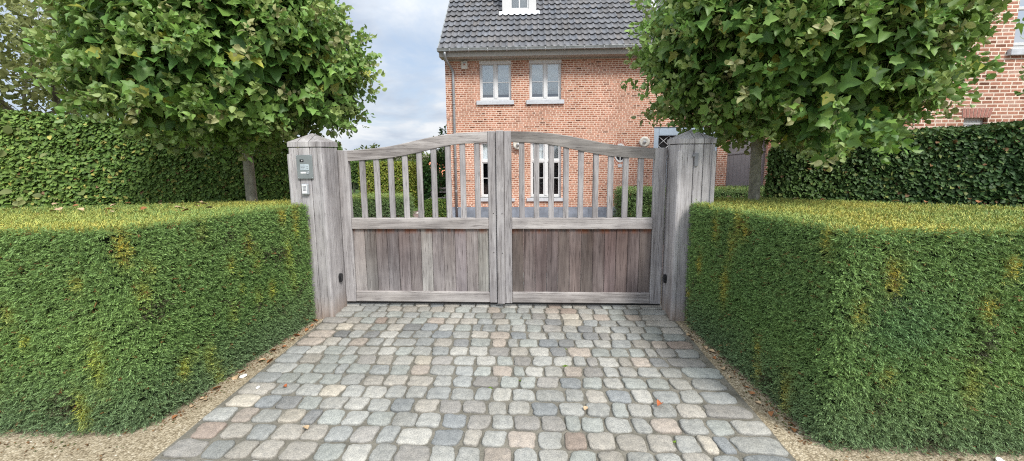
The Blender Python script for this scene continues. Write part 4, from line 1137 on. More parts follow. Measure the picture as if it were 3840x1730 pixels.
# garden bench by the shrub and pale slabs in the path
be = thing('garden_bench', 'weathered grey garden bench beside the tall shrub', 'bench', (-3.25, 14.75, -0.47))
mb = MB()
for k in range(3): mb.box(-0.5, 0.5, -0.2 + 0.13 * k, -0.09 + 0.13 * k, 0.42, 0.45, 0.004)
mb.build('seat', M['oak_h'], be)
mb = MB(); mb.box(-0.5, 0.5, 0.19, 0.22, 0.62, 0.70, 0.004); mb.box(-0.5, 0.5, 0.20, 0.23, 0.75, 0.83, 0.004); mb.build('backrest', M['oak_h'], be)
for x in (-0.46, 0.46):
    for y in (-0.17, 0.19):
        mb = MB(); mb.box(x - 0.03, x + 0.03, y - 0.03, y + 0.03, 0, 0.42 if y < 0 else 0.84, 0.004); mb.build('leg', M['oak_v'], be)
for i, (x, y, w, d, lb) in enumerate(((-3.78, 14.0, 0.5, 0.34, 'pale paving slab nearest the box cube in the garden path'), (-3.55, 14.5, 0.5, 0.34, 'middle pale paving slab set in the garden path'), (-3.7, 15.05, 0.45, 0.3, 'farthest pale paving slab set in the garden path'))):
    mb = MB(); mb.box(x - w / 2, x + w / 2, y - d / 2, y + d / 2, tz(y) - 0.03, tz(y) + 0.004, 0.004)
    tag(mb.build('paving_slab', M['slab'], None, (x, y, tz(y))), lb, 'slab', 'pale slabs in the garden path')

# ------------------------------------------------------------------ the house
HY = 13.0; ZG = -0.46
house = thing('brick_house', 'red brick house with grey pantile roof and white dormer', 'house', (0.7, HY, ZG)); ho = Vector(house.location)
def HP(mb, name, mat, par=None, orig=None):
    o = mb.build(name, mat, par or house, ho); o.location = (0, 0, 0)
    return o
def wall_mesh(mb, x0, x1, z0, z1, y, holes, depth, back=None):
    xs = sorted(set([x0, x1] + [h[0] for h in holes] + [h[1] for h in holes])); zs = sorted(set([z0, z1] + [h[2] for h in holes] + [h[3] for h in holes]))
    for i in range(len(xs) - 1):
        for j in range(len(zs) - 1):
            cx, cz = (xs[i] + xs[i + 1]) / 2, (zs[j] + zs[j + 1]) / 2
            if any(h[0] < cx < h[1] and h[2] < cz < h[3] for h in holes): continue
            mb.quad([(xs[i], y, zs[j]), (xs[i + 1], y, zs[j]), (xs[i + 1], y, zs[j + 1]), (xs[i], y, zs[j + 1])])
    for (a, b, c, d) in holes:
        mb.quad([(a, y, c), (a, y, d), (a, y + depth, d), (a, y + depth, c)]); mb.quad([(b, y, d), (b, y, c), (b, y + depth, c), (b, y + depth, d)])
        mb.quad([(a, y, d), (b, y, d), (b, y + depth, d), (a, y + depth, d)]); mb.quad([(b, y, c), (a, y, c), (a, y + depth, c), (b, y + depth, c)])
XW0, XW1 = -2.665, 9.5
UPW = [(-1.575, -0.560, 3.300, 4.500), (0.010, 1.020, 3.300, 4.500)]
LOW = [(-1.600, -0.600, 0.170, 2.020), (0.040, 1.040, 0.170, 2.020)]
DOOR = (3.965, 5.97, ZG, 2.42)
ARCH = (6.29, 7.52, ZG, 2.33)
mb = MB()
wall_mesh(mb, XW0, XW1, -0.135, 4.62, HY, UPW + LOW + [(DOOR[0], DOOR[1], -0.135, DOOR[3]), (ARCH[0], ARCH[1], -0.135, ARCH[3])], 0.16)
wall_mesh(mb, XW0, XW1, ZG - 0.05, -0.135, HY, [(DOOR[0], DOOR[1], ZG - 0.05, -0.135), (ARCH[0], ARCH[1], ZG - 0.05, -0.135)], 0.16)
# arch spandrels
acx, ar, asz = (ARCH[0] + ARCH[1]) / 2, (ARCH[1] - ARCH[0]) / 2, ARCH[3] - (ARCH[1] - ARCH[0]) / 2
for s in (-1, 1):
    pts = [(acx + s * ar, asz + ar)]
    arc = [(acx + s * ar * math.cos(PI / 2 * k / 12), asz + ar * math.sin(PI / 2 * k / 12)) for k in range(13)]
    for k in range(12):
        mb.bm.faces.new([mb.bm.verts.new((q[0], HY, q[1])) for q in (pts[0], arc[k], arc[k + 1])])
        mb.quad([(arc[k][0], HY, arc[k][1]), (arc[k + 1][0], HY, arc[k + 1][1]), (arc[k + 1][0], HY + 0.16, arc[k + 1][1]), (arc[k][0], HY + 0.16, arc[k][1])])
# gable end and back
RZ, RY = 4.83 + 4.4, 12.6 + 4.4
mb.quad([(XW0, HY, ZG), (XW0, HY, 4.62), (XW0, 21, 4.62), (XW0, 21, ZG)])
mb.bm.faces.new([mb.bm.verts.new(q) for q in ((XW0, HY, 4.62), (XW0, RY, RZ - 0.55), (XW0, 21, 4.62))])
mb.quad([(XW1, HY, ZG), (XW1, 21, ZG), (XW1, 21, 4.62), (XW1, HY, 4.62)])
bmesh.ops.remove_doubles(mb.bm, verts=mb.bm.verts[:], dist=1e-5)
o = HP(mb, 'wall', M['brick'])
# arch ring bricks
def ring_bricks(cx, cz, r0, r1, y, a0, a1, n, gap, par, name, mat, sx=1.0, sz=1.0):
    b = MB()
    for k in range(n):
        t0 = a0 + (a1 - a0) * (k + gap) / n; t1 = a0 + (a1 - a0) * (k + 1 - gap) / n
        q = [(cx + sx * r * math.cos(t), cz + sz * r * math.sin(t)) for r, t in ((r0, t0), (r1, t0), (r1, t1), (r0, t1))]
        A = [b.bm.verts.new((u, y - 0.006, v)) for u, v in q]; B = [b.bm.verts.new((u, y + 0.002, v)) for u, v in q]
        b.bm.faces.new(A)
        for i in range(4): b.bm.faces.new([A[i], B[i], B[(i + 1) % 4], A[(i + 1) % 4]])
    if par is None: return b
    return HP(b, name, mat, par)
def ring_bed(cx, cz, r0, r1, y, a0, a1, n, name, mat, sx=1.0, sz=1.0):
    b = MB()
    for k in range(n):
        t0 = a0 + (a1 - a0) * k / n; t1 = a0 + (a1 - a0) * (k + 1) / n
        b.quad([(cx + sx * r * math.cos(t), y - 0.003, cz + sz * r * math.sin(t)) for r, t in ((r0, t0), (r1, t0), (r1, t1), (r0, t1))])
    return HP(b, name, mat)
bed = ring_bed(acx, asz, ar, ar + 0.20, HY, 0, PI, 30, 'arch_ring', M['mortar'])
ring_bricks(acx, asz, ar + 0.004, ar + 0.195, HY, 0, PI, 30, 0.09, bed, 'arch_bricks', M['soldier'])
# plinth of blue limestone
mb = MB(); rp = random.Random(3); segs = [(XW0 - 0.004, -2.2), (-2.2, -1.2), (-1.2, -0.15), (-0.15, 0.95), (0.95, 1.95), (1.95, 2.98), (2.98, 3.955)]
for a, b in segs: mb.box(a + 0.002, b - 0.002, HY - 0.022, HY + 0.05, ZG - 0.05, -0.133, 0.003)
HP(mb, 'plinth', M['blue'])
# windows
def casement(x0, x1, z0, z1, lower, sill):
    y = HY + 0.085; fw = 0.055
    f = MB()
    f.box(x0 + 0.002, x1 - 0.002, y, y + 0.06, z1 - fw, z1 - 0.002, 0.004); f.box(x0 + 0.002, x1 - 0.002, y, y + 0.06, z0 + 0.002, z0 + fw + 0.02, 0.004)
    f.box(x0 + 0.002, x0 + fw, y + 0.001, y + 0.061, z0 + fw + 0.02, z1 - fw, 0.004); f.box(x1 - fw, x1 - 0.002, y + 0.001, y + 0.061, z0 + fw + 0.02, z1 - fw, 0.004)
    cx = (x0 + x1) / 2
    f.box(cx - 0.045, cx + 0.045, y - 0.012, y + 0.06, z0 + fw + 0.01, z1 - fw, 0.006)
    if lower: f.box(x0 + fw, x1 - fw, y - 0.006, y + 0.058, 1.335, 1.415, 0.005)
    w = HP(f, 'window', M['frame'])
    panes = []
    for s in (0, 1):
        a, b = (x0 + fw, cx - 0.045) if s == 0 else (cx + 0.045, x1 - fw)
        lo, hi = z0 + fw + 0.02, z1 - fw
        if lower: rows = [(lo, 1.335), (1.415, hi)]
        else: rows = [(lo, hi)]
        for (c, d) in rows:
            k = MB(); sw = 0.032   # sash
            k.box(a + .001, b - .001, y + 0.012, y + 0.050, c + .001, c + sw, 0.003); k.box(a + .001, b - .001, y + 0.012, y + 0.050, d - sw, d - .001, 0.003)
            k.box(a + .001, a + sw, y + 0.013, y + 0.051, c + sw, d - sw, 0.003); k.box(b - sw, b - .001, y + 0.013, y + 0.051, c + sw, d - sw, 0.003)
            if not (lower and c > 1.3):
                mzz = c + (d - c) * (0.52 if lower else 0.47)
                k.box(a + sw, b - sw, y + 0.016, y + 0.048, mzz - 0.011, mzz + 0.011, 0.003)
            HP(k, 'sash', M['frame'], w)
            g = MB(); g.quad([(a + sw - .004, y + 0.034, c + sw - .004), (b - sw + .004, y + 0.034, c + sw - .004), (b - sw + .004, y + 0.034, d - sw + .004), (a + sw - .004, y + 0.034, d - sw + .004)])
            HP(g, 'pane', M['glass_low'] if lower and c < 1.3 else M['glass'], w)
    if not lower:
        bl = MB(); zb = z0 + 0.20
        for k in range(5):
            zz = zb + 0.055 * k
            bl.box(x0 + 0.05, x1 - 0.05, y + 0.062 - 0.002 * k, y + 0.066 - 0.002 * k, zz, zz + 0.053)
        bl.box(x0 + 0.05, x1 - 0.05, y + 0.0525, y + 0.0545, zb + 0.275, z1 - 0.03); HP(bl, 'blind', M['blind'], w)
    else:
        bl = MB(); bl.box(x0 + 0.05, x1 - 0.05, y + 0.075, y + 0.078, 1.39, z1 - 0.03); HP(bl, 'blind', M['blind'], w)
    bk = MB(); bk.quad([(x0, y + 0.16, z0), (x1, y + 0.16, z0), (x1, y + 0.16, z1), (x0, y + 0.16, z1)])
    for (a, b) in ((x0, x0), (x1, x1)): bk.quad([(a, y + 0.06, z0), (a, y + 0.16, z0), (a, y + 0.16, z1), (a, y + 0.06, z1)])
    HP(bk, 'backing', M['dark'] if lower else M['room'], w)
    s_ = MB(); s_.box(sill[0], sill[1], HY - 0.06, HY + 0.10, sill[2], z0, 0.005); HP(s_, 'sill', M['sill'], w)
    if not lower:
        s_ = MB(); s_.box(x0 - 0.002, x1 + 0.002, HY - 0.004, HY + 0.085, z1 - 0.07, z1 + 0.022, 0.004); HP(s_, 'head_board', M['frame'], w)
casement(*UPW[0], False, (-1.675, -0.475, 3.168)); casement(*UPW[1], False, (-0.085, 1.115, 3.168))
casement(*LOW[0], True, (-1.660, -0.475, 0.057)); casement(*LOW[1], True, (-0.080, 1.115, 0.057))
# soffit, gutter, downpipe
mb = MB()
for k in range(14): mb.box(XW0 - 0.08 + k * 0.86, XW0 - 0.08 + (k + 1) * 0.86 - 0.006, HY - 0.40, HY + 0.02, 4.575, 4.605)
for k in range(3): mb.box(XW0 - 0.09, XW1, HY - 0.40 + 0.135 * k, HY - 0.40 + 0.135 * k + 0.128, 4.568, 4.577, 0.002)
mb.box(XW0 - 0.09, XW1, HY - 0.425, HY - 0.40, 4.565, 4.78, 0.003)
mb.box(XW0 - 0.03, XW1, HY - 0.03, HY - 0.001, 4.53, 4.57, 0.004)
HP(mb, 'soffit', M['soffit'])
mb = MB(); gy = HY - 0.50; gp = []
for k in range(9):
    a = PI + PI * k / 8; gp.append((gy + 0.072 * math.cos(a), 4.775 + 0.072 * math.sin(a)))
gp += [(gy + 0.072, 4.785), (gy + 0.064, 4.785), (gy + 0.06, 4.72), (gy - 0.06, 4.72), (gy - 0.062, 4.778), (gy - 0.066, 4.795), (gy - 0.080, 4.795), (gy - 0.082, 4.785)]
mb.prism(gp, 'x', XW0 - 0.12, XW1); gut = HP(mb, 'gutter', M['zinc'])
for k in range(20):
    x = XW0 + 0.25 + 0.58 * k
    b = MB(); pr = [(gy + 0.078 * math.cos(PI + PI * q / 8), 4.775 + 0.078 * math.sin(PI + PI * q / 8)) for q in range(9)] + [(gy + 0.072 * math.cos(PI + PI * q / 8), 4.775 + 0.072 * math.sin(PI + PI * q / 8)) for q in range(8, -1, -1)]
    b.prism(pr, 'x', x, x + 0.025); HP(b, 'bracket', M['lead'], gut)
mb = MB(); dx = -2.40
mb.tube([(-2.56, gy, 4.72), (-2.56, gy, 4.62), (-2.55, gy + 0.06, 4.50), (-2.47, HY - 0.12, 4.34), (dx - 0.01, HY - 0.055, 4.22), (dx, HY - 0.05, 4.10), (dx, HY - 0.05, 2.0), (dx, HY - 0.05, ZG + 0.02)], 0.041, 14)
dp = HP(mb, 'downpipe', M['pipe'])
for z in (3.2, 1.5, 0.4):
    b = MB(); b.lathe([(0.041, -0.02), (0.047, -0.018), (0.047, 0.018), (0.041, 0.02)], (dx, HY - 0.05, z), (0, 0, 1), 16); HP(b, 'pipe_clip', M['pipe'], dp)
# pantile roof
def tiles(name, x0, x1, par, ncourse, seed):
    rs = np.random.RandomState(seed); tw = 0.195; g = 0.325; ca = math.cos(PI / 4)
    nt = int((x1 - x0) / tw); ns = 12
    prof_u = np.arange(nt * ns + 1) / ns
    w = prof_u % 1.0
    wave = np.where(w < 0.62, -0.018 * np.sin(PI * w / 0.62) , 0.028 * np.sin(PI * (w - 0.62) / 0.38))
    X = x0 + prof_u * tw
    Vs, Fs, Cs = [], [], []; off = 0; m = len(X)
    tint = {}
    for c in range(ncourse):
        s0, s1 = c * g, (c + 1) * g + 0.02
        base = rs.uniform(0.80, 1.22, nt + 1); hue = rs.normal(0, 0.035, (nt + 1, 1))
        col = np.array([0.140, 0.142, 0.152])[None] * base[:, None] * (1 + hue * np.array([[1.0, 0.1, -1.0]]))
        ti = np.minimum(prof_u.astype(int), nt); cc = col[ti]
        sag = rs.normal(0, 0.003, nt + 1)[ti]
        rows = [(s0, -0.004, 0.2), (s0, 0.040, 0.34), (s0 + 0.006, 0.052, 0.9), (s0 + 0.03, 0.052, 1.08), (s0 + 0.14, 0.038, 1.0), (s1, 0.010, 0.85)]  # last value scales colour; the dark lips paint in the course shadow
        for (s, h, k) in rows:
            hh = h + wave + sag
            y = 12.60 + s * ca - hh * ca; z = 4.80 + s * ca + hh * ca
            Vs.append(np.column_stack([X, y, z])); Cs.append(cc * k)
        for r in range(len(rows) - 1):
            a = off + r * m + np.arange(m - 1); Fs.append(np.column_stack([a, a + 1, a + m + 1, a + m]))
        off += len(rows) * m
    o = np_mesh(name, np.concatenate(Vs) - np.array(ho), np.concatenate(Fs), M['tile'], np.concatenate(Cs), par, smooth=False)
    return o
roof = tiles('roof', -2.78, 4.06, house, 19, 5)
tiles('roof', 4.22, 9.6, house, 19, 6)
# deck, back slope and verge
mb = MB(); mb.quad([(-2.76, 12.62, 4.80), (9.6, 12.62, 4.80), (9.6, RY, RZ - 0.03), (-2.76, RY, RZ - 0.03)]); mb.quad([(-2.76, RY, RZ - 0.03), (9.6, RY, RZ - 0.03), (9.6, 21.4, 4.80), (-2.76, 21.4, 4.80)])
HP(mb, 'roof_deck', M['zinc'])
mb = MB(); mb.tube([(-2.78, RY, RZ + 0.03), (9.6, RY, RZ + 0.03)], 0.11, 10); HP(mb, 'ridge', M['tile'])
Mr = Matrix.Translation((0, 12.60, 4.80)) @ Matrix.Rotation(PI / 4, 4, 'X')
mb = MB(); mb.box(-2.80, -2.765, -0.02, 6.2, -0.10, 0.035, 0.004, M=Mr); HP(mb, 'verge_board', M['zinc'])
mb = MB(); mb.box(4.065, 4.215, 0.0, 6.2, -0.02, 0.085, 0.01, M=Mr); HP(mb, 'roof_flashing', M['lead'])
# dormer
DY = 14.05; dz0, dz1 = 6.29, 7.75; dx0, dx1 = -0.887, 0.248
mb = MB(); wx0, wx1, wz0 = -0.625, -0.005, 6.405
wall_mesh(mb, dx0, dx1, dz0, dz1, DY, [(wx0, wx1, wz0, 7.45)], 0.07)
mb.quad([(dx0, DY, dz0), (dx0, DY, dz1), (dx0, DY + 1.5, dz1), (dx0, DY + 1.5, dz0 + 1.46)]); mb.quad([(dx1, DY, dz0), (dx1, DY + 1.5, dz0 + 1.46), (dx1, DY + 1.5, dz1), (dx1, DY, dz1)])
dorm = HP(mb, 'dormer', M['white'])
mb = MB(); y = DY + 0.03; cx = (wx0 + wx1) / 2
for a, b, c, d in ((wx0, wx1, wz0, wz0 + 0.05), (wx0, wx1, 7.40, 7.45), (wx0, wx0 + 0.05, wz0 + .05, 7.40), (wx1 - 0.05, wx1, wz0 + .05, 7.40), (cx - 0.022, cx + 0.022, wz0 + .05, 7.40)):
    mb.box(a + .001, b - .001, y, y + 0.04, c + .001, d - .001, 0.004)
mb.box(wx0 + 0.05, wx1 - 0.05, y + 0.004, y + 0.036, 6.90, 6.925, 0.003)
HP(mb, 'window_frame', M['frame'], dorm)
mb = MB(); mb.quad([(wx0, y + 0.02, wz0), (wx1, y + 0.02, wz0), (wx1, y + 0.02, 7.45), (wx0, y + 0.02, 7.45)]); HP(mb, 'pane', M['glass'], dorm)
mb = MB(); mb.quad([(wx0, y + 0.10, wz0), (wx1, y + 0.10, wz0), (wx1, y + 0.10, 7.45), (wx0, y + 0.10, 7.45)]); HP(mb, 'blind', M['blind'], dorm)
mb = MB(); mb.box(dx0 - 0.12, dx1 + 0.12, DY - 0.14, DY + 1.6, dz1, dz1 + 0.10, 0.01); HP(mb, 'dormer_roof', M['lead'], dorm)
mb = MB(); s_a, s_b = 1.90, 2.06; n = 90; lowr, upr = [], []
for k in range(n + 1):
    x = dx0 - 0.11 + (dx1 - dx0 + 0.22) * k / n; ph = ((x + 2.78) / 0.195) % 1.0
    w = -0.016 * math.sin(PI * ph / 0.62) if ph < 0.62 else 0.026 * math.sin(PI * (ph - 0.62) / 0.38)
    jag = 0.0
    lowr.append(mb.bm.verts.new(Mr @ Vector((x, s_a + jag, 0.062 + w)))); upr.append(mb.bm.verts.new(Mr @ Vector((x, s_b + 0.06, 0.075 + 0.3 * w))))
for k in range(n): mb.bm.faces.new([lowr[k], lowr[k + 1], upr[k + 1], upr[k]])
HP(mb, 'apron_flashing', M['lead'], dorm)
# bull's eye window
ex, ez = 2.92, 1.61
bed = ring_bed(ex, ez, 0.30, 0.425, HY, 0, 2 * PI, 40, 'eye_surround', M['mortar'], 0.62, 1.0)
ring_bricks(ex, ez, 0.303, 0.420, HY, 0, 2 * PI, 30, 0.15, bed, 'eye_bricks', M['soldier'], 0.62, 1.0)
mb = MB()
for (a0, r0, r1) in ((0, 0.245, 0.30),):
    n = 36
    for k in range(n):
        t0, t1 = 2 * PI * k / n, 2 * PI * (k + 1) / n
        P4 = lambda r, t, yy: (ex + 0.62 * r * math.cos(t), yy, ez + r * math.sin(t))
        mb.quad([P4(r0, t0, HY - 0.014), P4(r1, t0, HY - 0.014), P4(r1, t1, HY - 0.014), P4(r0, t1, HY - 0.014)])
        mb.quad([P4(r1, t0, HY - 0.014), P4(r1, t0, HY + 0.0), P4(r1, t1, HY + 0.0), P4(r1, t1, HY - 0.014)])
        mb.quad([P4(r0, t0, HY - 0.014), P4(r0, t0, HY + 0.0), P4(r0, t1, HY + 0.0), P4(r0, t1, HY - 0.014)])
mb.box(ex - 0.014, ex + 0.014, HY - 0.012, HY - 0.007, ez - 0.247, ez + 0.247); mb.box(ex - 0.152, ex + 0.152, HY - 0.0125, HY - 0.0075, ez - 0.014, ez + 0.014)
eye = HP(mb, 'eye_window', M['white'])
mb = MB(); mb.bm.faces.new([mb.bm.verts.new((ex + 0.62 * 0.25 * math.cos(2 * PI * k / 36), HY - 0.005, ez + 0.25 * math.sin(2 * PI * k / 36))) for k in range(36)]); HP(mb, 'pane', M['black'], eye)
mb = MB(); mb.box(ex - 0.06, ex + 0.06, HY - 0.02, HY + 0.01, ez - 0.46, ez - 0.36, 0.004); HP(mb, 'keystone', M['sill'])
# front door surround
a, b, c, d = DOOR; y = HY + 0.03
mb = MB()
mb.box(a + .002, a + 0.16, y, y + 0.12, c, d - .002, 0.006); mb.box(b - 0.16, b - .002, y, y + 0.12, c, d - .002, 0.006); mb.box(a + 0.16, b - 0.16, y + .001, y + 0.121, d - 0.28, d - .002, 0.006)
mb.box(a + 0.16, b - 0.16, y + .002, y + 0.118, 1.42, 1.52, 0.006)
mb.box(a + 0.175, b - 0.175, y - 0.008, y, d - 0.26, d - 0.06, 0.004)
dr = HP(mb, 'front_door', M['bluegrey'])
mb = MB(); mb.box(a + 0.165, b - 0.165, y + 0.05, y + 0.10, c, 1.418, 0.005)
for k in range(2):
    q = a + 0.25 + k * 0.82; mb.box(q, q + 0.66, y + 0.035, y + 0.052, 0.1, 1.25, 0.01); mb.box(q, q + 0.66, y + 0.035, y + 0.052, -0.35, -0.02, 0.01)
HP(mb, 'door_leaf', M['bluegrey'], dr)
mb = MB(); mb.quad([(a + 0.16, y + 0.09, 1.52), (b - 0.16, y + 0.09, 1.52), (b - 0.16, y + 0.09, d - 0.28), (a + 0.16, y + 0.09, d - 0.28)]); HP(mb, 'transom_pane', M['black'], dr)
mb = MB(); zt0, zt1 = 1.53, d - 0.29; L_ = b - a - 0.34; nx = 5
for k in range(nx):
    xa = a + 0.17 + L_ * k / nx; xb = a + 0.17 + L_ * (k + 1) / nx
    for j in range(2):
        za, zb = zt0 + (zt1 - zt0) * j / 2, zt0 + (zt1 - zt0) * (j + 1) / 2
        mb.tube([(xa, y + 0.075, za), (xb, y + 0.075, zb)], 0.009, 6); mb.tube([(xa, y + 0.065, zb), (xb, y + 0.065, za)], 0.009, 6)
HP(mb, 'transom_lattice', M['white'], dr)
mb = MB(); mb.lathe([(0.02, 0), (0.02, 0.03), (0.032, 0.04), (0.03, 0.07), (0.01, 0.08)], (a + 1.02, y + 0.05, 0.55), (0, -1, 0), 14); HP(mb, 'door_knob', M['steel_pale'], dr)
# arched boarded door
mb = MB(); n = 10; w = (ARCH[1] - ARCH[0] - 0.01) / n
for k in range(n):
    xa = ARCH[0] + 0.005 + k * w; xb = xa + w - 0.004
    def top(x): return asz + math.sqrt(max(ar * ar - (x - acx) ** 2, 0.0004)) - 0.004
    mb.prism([(xa, ZG), (xb, ZG), (xb, top(xb)), ((xa + xb) / 2, top((xa + xb) / 2)), (xa, top(xa))], 'y', HY + 0.10, HY + 0.14)
ad = HP(mb, 'arched_door', M['doorgrey'])
mb = MB(); mb.box(-0.615, 0.615, HY + 0.075, HY + 0.10, -0.03, 0.03, 0.004, M=Matrix.Translation((acx, 0, 1.60)) @ Matrix.Rotation(-0.10, 4, 'Y')); HP(mb, 'weather_bar', M['doorgrey'], ad)

# lamps and alarm box on the facade
def wall_lamp(x, z, label):
    t = thing('wall_lamp', label, 'lamp', (x, HY, z), 'round enamel wall lamps'); o0 = Vector(t.location)
    m_ = MB(); m_.lathe([(0.03, 0.0), (0.045, 0.03), (0.10, 0.07), (0.165, 0.09), (0.170, 0.097), (0.10, 0.085), (0.05, 0.055)], (x, HY, z), (0, -1, 0), 30); q = m_.build('shade', M['cream'], t, o0); q.location = (0, 0, 0)
    m_ = MB(); m_.lathe([(0.035, 0.05), (0.05, 0.08), (0.052, 0.13), (0.03, 0.165), (0.005, 0.172)], (x, HY, z), (0, -1, 0), 18); q = m_.build('bulb_glass', M['lampglass'], t, o0); q.location = (0, 0, 0)
    m_ = MB(); m_.tube([(x, HY - 0.10, z - 0.07), (x, HY - 0.18, z - 0.03), (x, HY - 0.18, z + 0.03), (x, HY - 0.10, z + 0.07)], 0.006, 6); m_.tube([(x - 0.06, HY - 0.10, z), (x, HY - 0.182, z), (x + 0.06, HY - 0.10, z)], 0.006, 6); q = m_.build('guard', M['steel'], t, o0); q.location = (0, 0, 0)
wall_lamp(3.655, 1.95, 'round cream wall lamp between the bull\'s eye window and the door')
wall_lamp(-0.355, 1.90, 'round cream wall lamp between the two lower windows')
ab = thing('alarm_box', 'white alarm siren box under the eaves by the downpipe', 'alarm', (-2.037, HY, 4.40)); o0 = Vector(ab.location)
m_ = MB(); m_.box(-2.137, -1.937, HY - 0.07, HY - 0.0, 4.275, 4.525, 0.02, seg=2); q = m_.build('housing', M['cream'], ab, o0); q.location = (0, 0, 0)
m_ = MB(); m_.box(-2.065, -2.009, HY - 0.076, HY - 0.069, 4.385, 4.44, 0.004); q = m_.build('indicator', M['soldier'], ab, o0); q.location = (0, 0, 0)
m_ = MB(); m_.box(-2.10, -1.974, HY - 0.0755, HY - 0.069, 4.455, 4.475, 0.002); q = m_.build('grille', M['steel'], ab, o0); q.location = (0, 0, 0)

# ------------------------------------------------------------------ the nearer brick wing on the right
WY = 7.3
wing = thing('brick_outbuilding', 'nearer pinkish brick building behind the right hedge', 'building', (8, WY, -0.3)); wo = Vector(wing.location)
def WP(mb, name, mat, par=None):
    o = mb.build(name, mat, par or wing, wo); o.location = (0, 0, 0); return o
W1 = (8.10, 9.3, 3.30, 4.95); W2 = (7.475, 7.87, 1.30, 2.178)
mb = MB(); wall_mesh(mb, 6.0, 13.0, -0.4, 6.5, WY, [W1, W2], 0.14)
mb.quad([(6.0, WY, -0.4), (6.0, WY, 6.5), (6.0, 9.3, 6.5), (6.0, 9.3, -0.4)])
bmesh.ops.remove_doubles(mb.bm, verts=mb.bm.verts[:], dist=1e-5)
WP(mb, 'wall', M['brick_pink'])
mb = MB(); mb.quad([(5.8, WY - 0.35, 6.45), (13.2, WY - 0.35, 6.45), (13.2, 8.3, 7.8), (5.8, 8.3, 7.8)]); mb.quad([(5.8, 8.3, 7.8), (13.2, 8.3, 7.8), (13.2, 9.6, 6.45), (5.8, 9.6, 6.45)]); WP(mb, 'roof', M['tile'])
for (x0, x1, z0, z1), big in ((W1, True), (W2, False)):
    mb = MB(); y = WY + 0.07; fw = 0.07 if big else 0.05
    for a, b, c, d in ((x0, x1, z0, z0 + fw), (x0, x1, z1 - fw, z1), (x0, x0 + fw, z0 + fw, z1 - fw), (x1 - fw, x1, z0 + fw, z1 - fw)):
        mb.box(a + .002, b - .002, y, y + 0.06, c + .002, d - .002, 0.004)
    if big: mb.box(x0 + fw, x1 - fw, y + .002, y + 0.058, 3.95, 4.0, 0.004); mb.box(x0 + 0.002, x1 - 0.002, y - 0.01, y + 0.05, z0 + fw, z0 + fw + 0.05, 0.004)
    else: mb.box((x0 + x1) / 2 - 0.10, (x0 + x1) / 2 - 0.06, y + .002, y + 0.058, z0 + fw, z1 - fw, 0.004); mb.box(x0 + 0.05, x1 - 0.05, y - 0.006, y + 0.04, z1 - 0.11, z1 - 0.055, 0.004)
    w = WP(mb, 'window', M['white'] if big else M['frame'])
    g = MB(); g.quad([(x0, y + 0.03, z0), (x1, y + 0.03, z0), (x1, y + 0.03, z1), (x0, y + 0.03, z1)]); WP(g, 'pane', M['glass'], w)
    g = MB(); g.quad([(x0, y + 0.10, z0), (x1, y + 0.10, z0), (x1, y + 0.10, z1), (x0, y + 0.10, z1)]); WP(g, 'blind' if big else 'backing', M['blind'] if big else M['dark'], w)
    if big: s_ = MB(); s_.box(x0 - 0.08, x1 + 0.08, WY - 0.06, WY + 0.07, z0 - 0.105, z0, 0.005); WP(s_, 'sill', M['sill'], w)
# flat arch of upright bricks over the small window
fb = MB(); fb.quad([(7.44, WY - 0.003, 2.180), (7.895, WY - 0.003, 2.180), (7.93, WY - 0.003, 2.345), (7.415, WY - 0.003, 2.345)]); fbo = WP(fb, 'flat_arch', M['mortar'])
fb = MB(); n = 8
for k in range(n):
    t0, t1 = (k + 0.10) / n, (k + 0.90) / n
    A = [fb.bm.verts.new(q) for q in ((7.44 + 0.455 * t0, WY - 0.008, 2.184), (7.44 + 0.455 * t1, WY - 0.008, 2.184), (7.415 + 0.515 * t1, WY - 0.008, 2.340), (7.415 + 0.515 * t0, WY - 0.008, 2.340))]
    fb.bm.faces.new(A)
WP(fb, 'flat_arch_bricks', M['soldier_pink'], fbo)

# ------------------------------------------------------------------ fallen leaves and pebbles
def leaf_mesh(name, mat, seed):
    rs = np.random.RandomState(seed)
    V, F, C = leaves(np.zeros((1, 3)), np.array([[0, 1.0, 0.1]]), np.array([[0.1, 0.1, 1.0]]), np.array([0.07]), np.array([[0.3, 0.15, 0.05]]), rs, simple_template(), 0.6, 0.15, 0.5)
    V[:, 2] -= V[:, 2].min()
    me = bpy.data.meshes.new(name); me.from_pydata([tuple(v) for v in V], [], [tuple(f) for f in F]); me.materials.append(mat)
    for p_ in me.polygons: p_.use_smooth = True
    return me
lm = [leaf_mesh('leaf', M['dead'], 1), leaf_mesh('leaf', M['dead_pale'], 2), leaf_mesh('leaf', M['dead_red'], 4)]
lr = random.Random(99)
def put_leaf(x, y, z, kind, label, group, sc=1.0):
    o = link('fallen_leaf', lm[kind]); o.location = (x, y, z + 0.002)
    o.rotation_euler = (lr.uniform(-0.3, 0.3), lr.uniform(-0.3, 0.3), lr.uniform(0, 6.28)); s = sc * lr.uniform(0.7, 1.15); o.scale = (s, s, s)
    tag(o, label, 'leaf', group)
put_leaf(-1.72, 2.55, 0.012, 2, 'small red-brown leaf on the left setts of the driveway', None, 0.7)
put_leaf(0.86, 2.45, 0.012, 2, 'orange-red leaf on the right setts of the driveway', None, 0.8)
put_leaf(-2.10, 2.98, -0.018, 0, 'brown leaf lying on the gravel at the left edge of the setts', None, 1.15)
put_leaf(0.35, 2.36, 0.012, 1, 'pale brown leaf near the middle of the driveway', None, 0.7)
put_leaf(-1.33, 2.13, 0.012, 1, 'pale tan leaf on the setts near the front left', None, 0.8)
for k in range(16):
    t = (k + lr.random()) / 16; put_leaf(-2.30 + 0.17 * t + lr.uniform(0.0, 0.05), 2.15 + 1.6 * t, -0.018, lr.choice([0, 0, 0, 1]), 'brown leaf at the foot of the left yew hedge', 'brown leaves along the foot of the left hedge', lr.uniform(0.6, 0.95))
